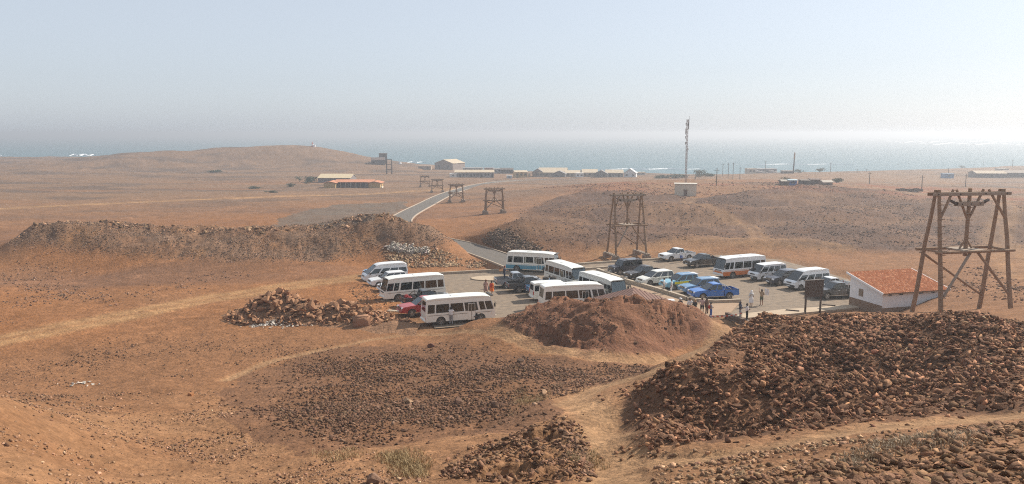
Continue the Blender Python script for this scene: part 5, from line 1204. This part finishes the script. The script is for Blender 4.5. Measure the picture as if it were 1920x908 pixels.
# beacon
p = hit(586, 278); T = thing('beacon', 'red and white beacon tower on the hilltop', 'beacon', (p.x, p.y, float(zg(p.x, p.y)) - .2)); s = p.y / FPX; BH = 9.5 * s; RB = mat('beacon_red', (.50, .12, .09), .7); WB = mat('beacon_white', (.75, .72, .7), .7)
for k in range(3): MB().tube((0, 0, BH * k * .28), (0, 0, BH * (k + 1) * .28), .95 - .14 * k, .81 - .14 * k, 12).build('tower_band', [RB if k % 2 == 0 else WB], T, smooth=True)
MB().tube((0, 0, BH * .84), (0, 0, BH * .95), .45, .45, 10).build('lantern', [WB], T); MB().tube((0, 0, BH * .95), (0, 0, BH * 1.06), .55, .05, 10).build('cap', [RB], T); MB().box((1.3, 0, .8), (1.8, 1.6, 1.8)).build('base_hut', [WB], T)
p = hit(750, 310); o = MB().tube((0, 0, -.3), (0, 0, 1.6), 1.3, 1.0, 12).build('white_tank', [WB], None, loc=(p.x, p.y, float(zg(p.x, p.y))), smooth=True, bevel=.3, segs=3); tag(o, 'small white tank on the shore right of the ruin', 'tank')
# utility poles
PW = mat('pole_wood', (.12, .085, .065), .9)
poles = [(1343,347,315,9),(1355,332,308,5),(1365,336,307,6),(1374,337,306,6),(1387,337,314,5),(1435,326,302,6),(1557,322,304,5),(1607,323,316,4),(1625,322,316,4),(1630,347,324,6),(1662,318,309,4),(1683,317,308,4),(1703,316,306,4),(1735,315,309,4),(1762,314,307,4),(1728,356,328,7),(1810,352,328,6),(1790,314,308,4),(1826,314,307,4),(1843,313,303,5),(1898,316,300,6),(1778,325,315,4)]
poles.sort()
ordw = 'first second third fourth fifth sixth seventh eighth ninth tenth eleventh twelfth thirteenth fourteenth fifteenth sixteenth seventeenth eighteenth nineteenth twentieth twenty-first twenty-second'.split()
for k, (px, rb, rt, _) in enumerate(poles):
    p = hit(px, rb); H = (rb - rt) / FPX * p.y; T = thing('utility_pole', 'thin dark utility pole on the right plain, %s pole from the left' % ordw[k], 'pole', (p.x, p.y, float(zg(p.x, p.y)) - .3), random.uniform(-.4, .4), 'utility poles on the right plain')
    MB().tube((0, 0, 0), (random.uniform(-.1, .1), 0, H + .3), .15, .10, 7).build('shaft', [PW], T); MB().box((0, 0, H - .3), (1.5, .1, .12)).build('cross_arm', [PW], T)
p = hit(1487, 326); H = 40 / FPX * p.y; T = thing('steel_mast', 'slim steel mast behind the row of shacks', 'mast', (p.x, p.y, float(zg(p.x, p.y)) - .3)); MB().tube((0, 0, 0), (.3, 0, H * .7), .4, .3, 8).build('lower_shaft', [IRON], T); MB().tube((.3, 0, H * .7), (.4, 0, H), .45, .4, 8).build('antenna_head', [mat('mast_head', (.4, .28, .2), .7)], T)
# boats
for k, (px, row, L_) in enumerate(((1425, 326, 3.6), (1447, 325, 2.6))):
    p = hit(px, row); o = MB().add([(-L_, -.8, .9), (L_ * .6, -.8, .9), (L_, 0, 1.1), (L_ * .6, .8, .9), (-L_, .8, .9), (-L_ * .9, -.3, .1), (L_ * .6, -.3, .1), (L_ * .6, .3, .1), (-L_ * .9, .3, .1)], [(0, 1, 6, 5), (1, 2, 6), (2, 3, 7), (2, 7, 6), (3, 4, 8, 7), (4, 0, 5, 8), (5, 6, 7, 8), (0, 4, 3, 2, 1)]).build('boat', [WB], None, loc=(p.x, p.y - 2, float(zg(p.x, p.y)) + .4), rz=R(-15)); o.rotation_euler[1] = R(12); tag(o, 'white boat hull laid up before the boat yard shed, ' + ('left one' if k == 0 else 'right one'), 'boat', 'boats laid up ashore')

# ------------------------------------------------------------------ shrubs and trees
LEAF = mat('dry_leaf', (.075, .085, .045), .8, var=.45, scale=3); LEAF2 = mat('grey_leaf', (.11, .12, .075), .85, var=.4, scale=3); BARK = mat('bark', (.13, .09, .065), .9)
def shrub(px, row, wpx, hpx, label, leaf=LEAF, trunk=0, wind=0, seed=0, n=420, name='shrub'):
    p = hit(px, row); s = p.y / FPX; W_, H = wpx * s, hpx * s; r = np.random.default_rng(seed + 300); T = thing(name, label, 'tree' if trunk else 'shrub', (p.x, p.y, float(zg(p.x, p.y)) - .1))
    q = MB(); lf = max(.10, W_ * .045); th = trunk * H
    cl = r.normal(size=(9, 3)) * np.array([W_ * .22, W_ * .18, (H - th) * .16]); cl[:, 2] += th + (H - th) * .5; cl[:, 0] += wind * W_ * .3
    for k in range(n):
        c = cl[k % 9] + r.normal(size=3) * np.array([W_ * .11, W_ * .1, (H - th) * .14]); c[2] = max(c[2], th * .8 + .05); c[0] += wind * (c[2] - th) * .6
        a, b = r.normal(size=3), r.normal(size=3); a /= np.linalg.norm(a); b -= a * (a @ b); b /= np.linalg.norm(b)
        q.add([c - a * lf, c + b * lf * .6, c + a * lf, c - b * lf * .6], [(0, 1, 2, 3)])
    q.build('crown', [leaf], T)
    st = MB()
    for k in range(9 if not trunk else 6):
        e = Vector(cl[k]); base = Vector((0, 0, 0)); m_ = Vector((e.x * .3 * (1 if not trunk else .5), e.y * .3, max(th * .8, e.z * .4))); st.tube(base, m_, .12 if trunk else .05, .07 if trunk else .04, 6); st.tube(m_, e, .07 if trunk else .04, .02, 5)
    st.build('trunk' if trunk else 'stems', [BARK], T); return T
shrub(583, 342, 30, 13, 'dense grey green shrubs left of the cream roofed shed', LEAF2, 0, 0, 1, 700); shrub(575, 345, 12, 6, 'small round bush in front of the dense shrubs', LEAF, 0, 0, 2, 250)
shrub(477, 353, 22, 5, 'low flat shrub alone on the plain, leftmost of the bushes', LEAF2, 0, 0, 3); shrub(511, 362, 18, 5, 'low shrub on the plain nearer the viewer', LEAF, 0, 0, 4); shrub(545, 350, 20, 7, 'spreading bush left of the orange roofed building', LEAF2, 0, 0, 5); shrub(404, 325, 24, 5, 'dark low bush at the foot of the beacon hill', LEAF, 0, 0, 6)
shrub(1303, 337, 26, 18, 'windswept tree bending right beside the lattice mast', LEAF, .3, .6, 7, 500, 'tree')
shrub(1240, 335, 32, 6, 'low hedge of green scrub left of the hut', LEAF2, 0, 0, 8, 500); shrub(1272, 335, 34, 8, 'green scrub behind the hut left of the mast', LEAF2, 0, 0, 9, 500); shrub(1330, 332, 26, 6, 'green scrub right of the windswept tree', LEAF2, 0, 0, 10, 400)
shrub(1536, 324, 18, 9, 'umbrella shaped tree alone on the right shore', LEAF, .25, .1, 11, 400, 'tree'); shrub(1497, 325, 15, 7, 'small bush beside the steel mast', LEAF2, 0, 0, 12); shrub(1473, 341, 18, 10, 'bushy tree behind the shacks', LEAF, .15, 0, 13, 400, 'tree'); shrub(1568, 345, 26, 10, 'spreading thorn tree right of the shacks', LEAF, .25, .2, 14, 500, 'tree')
shrub(1803, 315, 12, 6, 'tiny tree on the right skyline', LEAF, .2, 0, 15, 250, 'tree'); shrub(992, 332, 9, 9, 'dark tree left of the brown gabled house', LEAF, .2, 0, 16, 300, 'tree'); shrub(1022, 332, 9, 9, 'dark tree right of the brown gabled house', LEAF, .2, 0, 17, 300, 'tree'); shrub(970, 333, 8, 6, 'dark bush in front of the yellow house', LEAF, 0, 0, 18, 250)
# dry grass in the hollow and beside the track
GR = mat('straw', (.34, .24, .12), .9, var=.3, scale=5); GR2 = mat('grey_straw', (.34, .26, .17), .9, var=.3, scale=5)
def grass(poly, n, h, m, seed, soft=.8):
    r = np.random.default_rng(seed); x, y = sample(hl(poly), n, r, .8, False, soft); z = zg(x, y); q = MB(); V = []; F = []
    for k in range(len(x)):
        a = r.random() * 6.28; hh = h * (.5 + r.random()); w = .012; lx, ly = r.normal() * hh * .45, r.normal() * hh * .45; c, s_ = math.cos(a) * w, math.sin(a) * w; o = len(V)
        V += [(x[k] - c, y[k] - s_, z[k] - .02), (x[k] + c, y[k] + s_, z[k] - .02), (x[k] + lx * .4 + c * .7, y[k] + ly * .4 + s_ * .7, z[k] + hh * .6), (x[k] + lx * .4 - c * .7, y[k] + ly * .4 - s_ * .7, z[k] + hh * .6), (x[k] + lx, y[k] + ly, z[k] + hh * .85)]; F += [(o, o + 1, o + 2, o + 3), (o + 3, o + 2, o + 4)]
    me = bpy.data.meshes.new('dry_grass'); me.from_pydata(V, [], F); me.materials.append(m); me.update(); tag(link('dry_grass', me), kind='stuff')
grass([(690,850),(760,838),(820,860),(815,900),(750,890)], 2600, .20, GR, 1, 1.8); grass([(1540,870),(1620,835),(1750,815),(1860,812),(1840,830),(1700,850),(1600,880)], 3000, .13, GR2, 2, .6); grass([(560,845),(680,830),(700,850),(620,870)], 700, .12, GR, 3); grass([(950,690),(1000,740),(1060,720),(1010,760),(960,790)], 1200, .15, GR, 4); grass([(1040,865),(1130,830),(1140,870),(1060,890)], 900, .15, GR, 5)
lap('structures')
# ------------------------------------------------------------------ people
SKIN = mat('skin_tan', (.36, .20, .13), .6); SKIND = mat('skin_brown', (.12, .06, .04), .6); SHOE = mat('shoe', (.5, .48, .45), .7); SHOED = mat('dark_shoe', (.03, .03, .03), .7)
def cl(name, c): return mat('cloth_' + name, c, .9, var=.12, scale=8)
def pose(kind):
    J = dict(pel=(0, 0, .95), sp=(0, .01, 1.14), ch=(0, .02, 1.34), nk=(0, .01, 1.49), hd=(0, -.01, 1.60), tp=(0, .0, 1.70))
    for s, k in ((1, 'l'), (-1, 'r')):
        J.update({'h' + k: (s * .10, 0, .90), 'k' + k: (s * .11, -.02, .50), 'a' + k: (s * .115, .02, .09), 't' + k: (s * .13, -.15, .035), 's' + k: (s * .185, .015, 1.40), 'e' + k: (s * .25, .03, 1.13), 'w' + k: (s * .26, -.05, .88)})
    if kind == 'walk': J.update(kl=(.1, -.16, .53), al=(.1, -.20, .10), tl=(.11, -.37, .05), kr=(-.1, .05, .50), ar=(-.1, .30, .14), tr=(-.1, .18, .04), wl=(.25, .12, .90), wr=(-.25, -.18, .93))
    if kind == 'cross': J.update(wl=(.02, -.20, 1.16), wr=(-.02, -.22, 1.12), el=(.24, -.04, 1.12), er=(-.24, -.04, 1.12))
    if kind == 'phone': J.update(wl=(.08, -.30, 1.40), wr=(-.08, -.30, 1.40), el=(.23, -.12, 1.20), er=(-.23, -.12, 1.20))
    if kind == 'reach': J.update(wr=(-.25, -.42, 1.22), er=(-.24, -.2, 1.22), wl=(.22, -.38, 1.12), el=(.24, -.16, 1.16), pel=(0, .06, .95), hd=(0, -.06, 1.59), tp=(0, -.07, 1.69))
    if kind == 'raise': J.update(wl=(.26, -.12, 1.78), el=(.30, -.05, 1.52), wr=(-.2, -.22, 1.22))
    if kind == 'hip': J.update(wl=(.2, -.04, 1.0), el=(.36, .06, 1.14))
    if kind == 'sit': J.update(kl=(.13, -.42, .90), kr=(-.13, -.42, .90), al=(.12, -.44, .48), ar=(-.12, -.44, .48), tl=(.13, -.62, .44), tr=(-.13, -.62, .44), wl=(.14, -.36, .98), wr=(-.14, -.36, .98))
    return J
SEG = [('pel', 'sp', .135, .12), ('sp', 'ch', .12, .145), ('ch', 'nk', .145, .055), ('nk', 'hd', .055, .095), ('hd', 'tp', .095, .065)]
for k in 'lr': SEG += [('pel', 'h' + k, .13, .095), ('h' + k, 'k' + k, .09, .058), ('k' + k, 'a' + k, .055, .037), ('a' + k, 't' + k, .045, .03), ('ch', 's' + k, .12, .062), ('s' + k, 'e' + k, .055, .042), ('e' + k, 'w' + k, .04, .028)]
BODY = {}
def body_mesh(kind):
    if kind in BODY: return BODY[kind]
    J = pose(kind); names = list(J); rad = {}
    for a, b, ra, rb in SEG: rad[a] = max(rad.get(a, 0), ra); rad[b] = max(rad.get(b, 0), rb)
    rad.update(ch=.135, nk=.055, hd=.092, tp=.06)
    me = bpy.data.meshes.new('skeleton'); me.from_pydata([J[n] for n in names], [(names.index(a), names.index(b)) for a, b, _, _ in SEG], [])
    o = bpy.data.objects.new('skeleton', me); COL.objects.link(o)
    sk = o.modifiers.new('Skin', 'SKIN'); sk.use_smooth_shade = True; su = o.modifiers.new('Sub', 'SUBSURF'); su.levels = 1; su.render_levels = 1
    for i, n in enumerate(names):
        v = me.skin_vertices[0].data[i]; r = rad[n]
        v.radius = (r * 1.25, r * .8) if n in ('pel', 'sp', 'ch') else (r, r); v.use_root = (n == 'pel')
    dg = bpy.context.evaluated_depsgraph_get(); out = bpy.data.meshes.new_from_object(o.evaluated_get(dg))
    bpy.data.objects.remove(o); bpy.data.meshes.remove(me)
    V = np.array([v.co[:] for v in out.vertices]); segs = [(np.array(J[a]), np.array(J[b])) for a, b, _, _ in SEG]
    D = []
    for a, b in segs:
        d = b - a; t = np.clip(((V - a) @ d) / (d @ d), 0, 1); D.append(np.linalg.norm(V - a - t[:, None] * d, axis=1))
    near = np.argmin(np.array(D), 0); nrm = np.array([v.normal[:] for v in out.vertices]); faces = [tuple(p.vertices) for p in out.polygons]; bpy.data.meshes.remove(out)
    # hands with five fingers, nose, ears added to the same mesh
    V2, F2 = V.tolist(), list(faces); q = MB()
    for k, s in (('l', 1), ('r', -1)):
        w = Vector(J['w' + k]); e = Vector(J['e' + k]); d = (w - e).normalized(); u = d.cross(Vector((0, 1, 0))).normalized(); n_ = d.cross(u)
        q.tube(w - d * .01, w + d * .085, .028, .036, 6)
        for j, ln in enumerate((.065, .078, .07, .055)):
            b0 = w + d * .08 + u * (j - 1.5) * .02; m_ = b0 + d * ln * .55; q.tube(b0, m_, .0095, .009, 5); q.tube(m_, m_ + (d + n_ * .5).normalized() * ln * .5, .009, .007, 5)
        q.tube(w + d * .02 - u * .025, w + d * .065 - u * .065, .011, .009, 5)
    hd = Vector(J['hd']); q.tube(hd + Vector((0, -.085, .01)), hd + Vector((0, -.12, -.005)), .022, .010, 5)
    for s in (-1, 1): q.tube(hd + Vector((s * .085, .01, .0)), hd + Vector((s * .105, .02, .01)), .03, .022, 6)
    o_ = len(V2); V2 += [tuple(p) for p in q.v]; F2 += [tuple(i + o_ for i in f) for f in q.f]
    BODY[kind] = (V, nrm, faces, near, V2, F2, J); return BODY[kind]
def garment(name, kind, segs, zmin, zmax, off, m, T):
    V, nrm, faces, near, *_ = body_mesh(kind); ok = np.isin(near, segs) & (V[:, 2] > zmin) & (V[:, 2] < zmax)
    F = [f for f in faces if sum(ok[i] for i in f) >= len(f) - 1]
    if not F: return
    used = sorted({i for f in F for i in f}); ix = {v: k for k, v in enumerate(used)}
    me = bpy.data.meshes.new(name); me.from_pydata((V[used] + nrm[used] * off).tolist(), [], [tuple(ix[i] for i in f) for f in F]); me.materials.append(m); me.shade_smooth(); link(name, me, T)
TORSO = [0, 1, 2, 5, 12, 9, 16]; UPARM = [10, 17]; FOREARM = [11, 18]; THIGH = [6, 13, 5, 12, 0]; SHIN = [7, 14]; FEET = [8, 15]; HEAD = [4, 3]
def person(label, x, y, face, kind, top, bottom=None, legs='short', hair=(.02, .015, .012), skin=SKIN, sleeve='short', hat=None, dress=None, scarf=None, z=0.0, sc=1.0, shoe=SHOE, bag=None, group='visitors in the car park'):
    T = thing('person', label, 'person', (x, y, z), R(face), group); T.scale = (sc,) * 3
    *_, V2, F2, J = body_mesh(kind); key = ('b', kind, skin.name)
    if key not in BODY:
        me = bpy.data.meshes.new('body'); me.from_pydata(V2, [], F2); me.materials.append(skin); me.shade_smooth(); BODY[key] = me
    link('body', BODY[key], T)
    garment('shirt', kind, TORSO + UPARM + (FOREARM if sleeve == 'long' else []), .96, 1.47 if kind != 'raise' else 1.8, .018, cl(*top), T)
    if bottom:
        if legs == 'skirt' or dress: pass
        else: garment('trousers' if legs == 'long' else 'shorts', kind, THIGH + (SHIN if legs == 'long' else []), {'long': .1, 'short': .52}[legs] if kind != 'sit' else .1, 1.06, .016, cl(*bottom), T)
    if dress or legs == 'skirt':
        hem, c = dress if dress else (.45, bottom); q = MB(); n = 16; V = []; F = []
        for j, (zz, rr_) in enumerate(((1.12, .165), (.95, .205), (.75, .23), (hem, .26))):
            for k in range(n): a = 2 * math.pi * k / n; f_ = 1 + (.06 if k % 2 else -.03) * j / 3; V.append((rr_ * f_ * math.cos(a), rr_ * .78 * f_ * math.sin(a), zz))
        for j in range(3):
            for k in range(n): F.append((j * n + k, j * n + (k + 1) % n, (j + 1) * n + (k + 1) % n, (j + 1) * n + k))
        q.add(V, F).build('skirt', [cl(*c)], T, smooth=True, angle=80)
    garment('shoes', kind, FEET, -.1, .5 if kind == 'sit' else .13, .012, shoe, T)
    hd = Vector(J['hd']); q = MB(); V = []; F = []; n = 14; hm = cl('hair%d' % int(hair[0] * 100), hair)
    for j in range(5):                                        # hair cap, lower at the back
        ph = math.pi / 2 * (1 - j / 4) if j < 4 else -.25
        for k in range(n):
            a = 2 * math.pi * k / n; dn = 0 if j < 4 else (.09 if math.sin(a) > -.2 else -.05); rr_ = .108
            V.append((hd.x + rr_ * math.cos(ph) * math.cos(a), hd.y + .012 + rr_ * 1.08 * math.cos(ph) * math.sin(a), hd.z + .045 + rr_ * math.sin(ph) - dn))
    for j in range(4):
        for k in range(n): F.append((j * n + k, j * n + (k + 1) % n, (j + 1) * n + (k + 1) % n, (j + 1) * n + k))
    q.add(V, F).build('hair', [hm], T, smooth=True, angle=80)
    eye = MB()
    for s in (-1, 1): eye.box((hd.x + s * .034, hd.y - .092, hd.z + .02), (.022, .01, .012))
    eye.build('eyes', [TRIM], T); MB().box((hd.x, hd.y - .088, hd.z - .042), (.045, .01, .01)).build('mouth', [RED], T)
    if hat:
        q = MB(); q.tube(hd + Vector((0, .01, .06)), hd + Vector((0, .01, .16)), .118, .085, 14); q.tube(hd + Vector((0, -.05, .06)), hd + Vector((0, -.05, .072)), .15, .15, 14); q.build('hat', [cl(*hat)], T, smooth=True)
    if scarf:
        q = MB(); V = []; F = []; n = 14
        for j, (zz, rr_, yy) in enumerate(((.15, .04, .01), (.12, .09, .015), (.04, .122, .02), (-.06, .118, .03), (-.15, .14, .03), (-.24, .19, .02))):
            for k in range(n): a = 2 * math.pi * k / n; cut = .0 if math.sin(a) > -.55 or j in (0, 1, 4, 5) else .045; V.append((hd.x + rr_ * math.cos(a), hd.y + yy + (rr_ - cut) * math.sin(a), hd.z + zz))
        for j in range(5):
            for k in range(n): F.append((j * n + k, j * n + (k + 1) % n, (j + 1) * n + (k + 1) % n, (j + 1) * n + k))
        q.add(V, F).build('head_scarf', [cl(*scarf)], T, smooth=True, angle=80)
    if bag: MB().box((-.0, .20, 1.22), (.30, .16, .42)).build('backpack', [cl(*bag)], T, bevel=.06, segs=3, smooth=True)
    return T
WH = ('white', (.72, .71, .70)); NV = ('navy', (.02, .025, .05)); BK = ('black', (.02, .02, .022)); GY = ('grey', (.3, .3, .31)); KH = ('khaki', (.33, .24, .15)); OR = ('orange', (.75, .16, .02)); LB = ('sky', (.25, .42, .65)); TL = ('teal', (.03, .18, .22)); RD = ('red', (.45, .04, .03)); PK = ('pattern', (.4, .25, .2)); GN = ('olive', (.08, .10, .06)); BL = ('blue', (.05, .12, .4)); BR_ = ('brown', (.16, .09, .06)); LG = ('pale', (.55, .53, .50))
def at(px, row): p = P(px, row); return p.x, p.y
person('woman with red hair and patterned skirt walking beside the one in orange', *at(911, 553), 20, 'walk', PK, PK, 'skirt', (.20, .03, .02), SKIND, bag=WH)
person('woman in a bright orange dress behind the silver pickup', *at(922, 555), 150, 'walk', OR, dress=(.55, OR), hair=(.03, .02, .015), bag=RD)
person('man in white shirt reaching to the nearest white bus', *at(846, 609), 170, 'reach', WH, GY, 'long', skin=SKIND, sleeve='short')
person('person in black by the door of the nearest white bus', -3.55, 74.0, 0, 'cross', BK, BK, 'long', skin=SKIND, z=-.55)
person('man in navy shirt standing in the bed of the silver pickup', -.9, 91.7, 80, 'reach', NV, NV, 'long', z=.77, hair=(.2, .19, .18))
person('man in light blue shirt leaning on the white pickup by the back kerb', *at(1277, 492), 150, 'reach', WH, BL, 'short', skin=SKIND)
person('person in long white top by the black pickup at the back', *at(1351, 503), 90, 'cross', WH, KH, 'short', scarf=WH, sleeve='long')
person('person in dark clothes beside the nose of the orange striped bus', *at(1353, 521), 180, 'stand', BK, BR_, 'long', skin=SKIND)
person('person in dark top behind the low roofed van, right of the orange striped bus', 30.6, 95.2, 0, 'stand', BK, BK, 'long', skin=SKIND)
person('woman in white top and grey shorts left of the pair before the taxi', *at(1245, 549.5), 70, 'hip', WH, GY, 'short')
person('tall person in white holding a bag, right of the pair before the taxi', *at(1258.5, 552), 250, 'stand', LG, WH, 'long', hair=(.04, .03, .02), shoe=SHOE)
person('woman in teal skirt and black top beside the orange striped bus', *at(1412, 525), 30, 'walk', BK, dress=(.15, TL), skin=SKIND)
person('person in white head scarf and skirt in the middle of the car park', *at(1408, 575), 200, 'hip', LG, dress=(.45, WH), scarf=WH)
person('person in khaki shirt raising a white cloth in the car park', *at(1427.5, 573), 190, 'raise', KH, GN, 'short', hair=(.06, .04, .03))
person('person in navy jacket and grey trousers beside the tape', *at(1387.5, 598.5), 60, 'cross', NV, GY, 'long', sleeve='long', scarf=NV)
person('person in white vest and red sleeves near the low wall', *at(1400, 602), 90, 'cross', WH, BK, 'long', skin=SKIND, bag=None)
CR = [(1275, 591, 'person with white cap and black shirt at the left end of the tourist group', BK, BK, 'stand', dict(hat=WH)), (1285, 595, 'child in white shirt low in the tourist group', WH, WH, 'stand', dict(sc=.72)), (1293, 591, 'man in white t-shirt and black shorts in the tourist group', WH, BK, 'hip', {}), (1302.5, 593, 'blond person in black top in the tourist group', BK, BK, 'cross', dict(hair=(.45, .30, .16))),
      (1316, 589.5, 'woman in pale top and black shorts in the tourist group', ('rose', (.5, .36, .33)), BK, 'hip', dict(hair=(.10, .05, .03))), (1325, 590, 'person in dark brown clothes behind the woman in black shorts', BR_, BR_, 'stand', dict(skin=SKIND)), (1332.5, 596, 'person in grey and blue at the right end of the tourist group', GY, BL, 'cross', dict(bag=RD, sc=.9))]
for k, (px, row, lab, t_, b_, po, kw) in enumerate(CR): person(lab, *at(px, row), (20, -30, 10, 200, 160, 30, 100)[k], po, t_, b_, 'short' if k in (2, 4) else 'long', **kw)
cloth = P(1431, 573); x_, y_ = cloth.x + .1, cloth.y; q = MB(); V = []; F = []
for j in range(6):
    for k in range(6): V.append((x_ + .09 * k, y_ + .05 * math.sin(k * 1.7 + j), 1.85 - .14 * j - .02 * k))
for j in range(5):
    for k in range(5): F.append((j * 6 + k, j * 6 + k + 1, j * 6 + k + 7, j * 6 + k + 6))
o = q.add(V, F).build('white_cloth', [cl(*WH)]); tag(o, 'white cloth fluttering above the person in khaki', 'cloth')
lap('people')
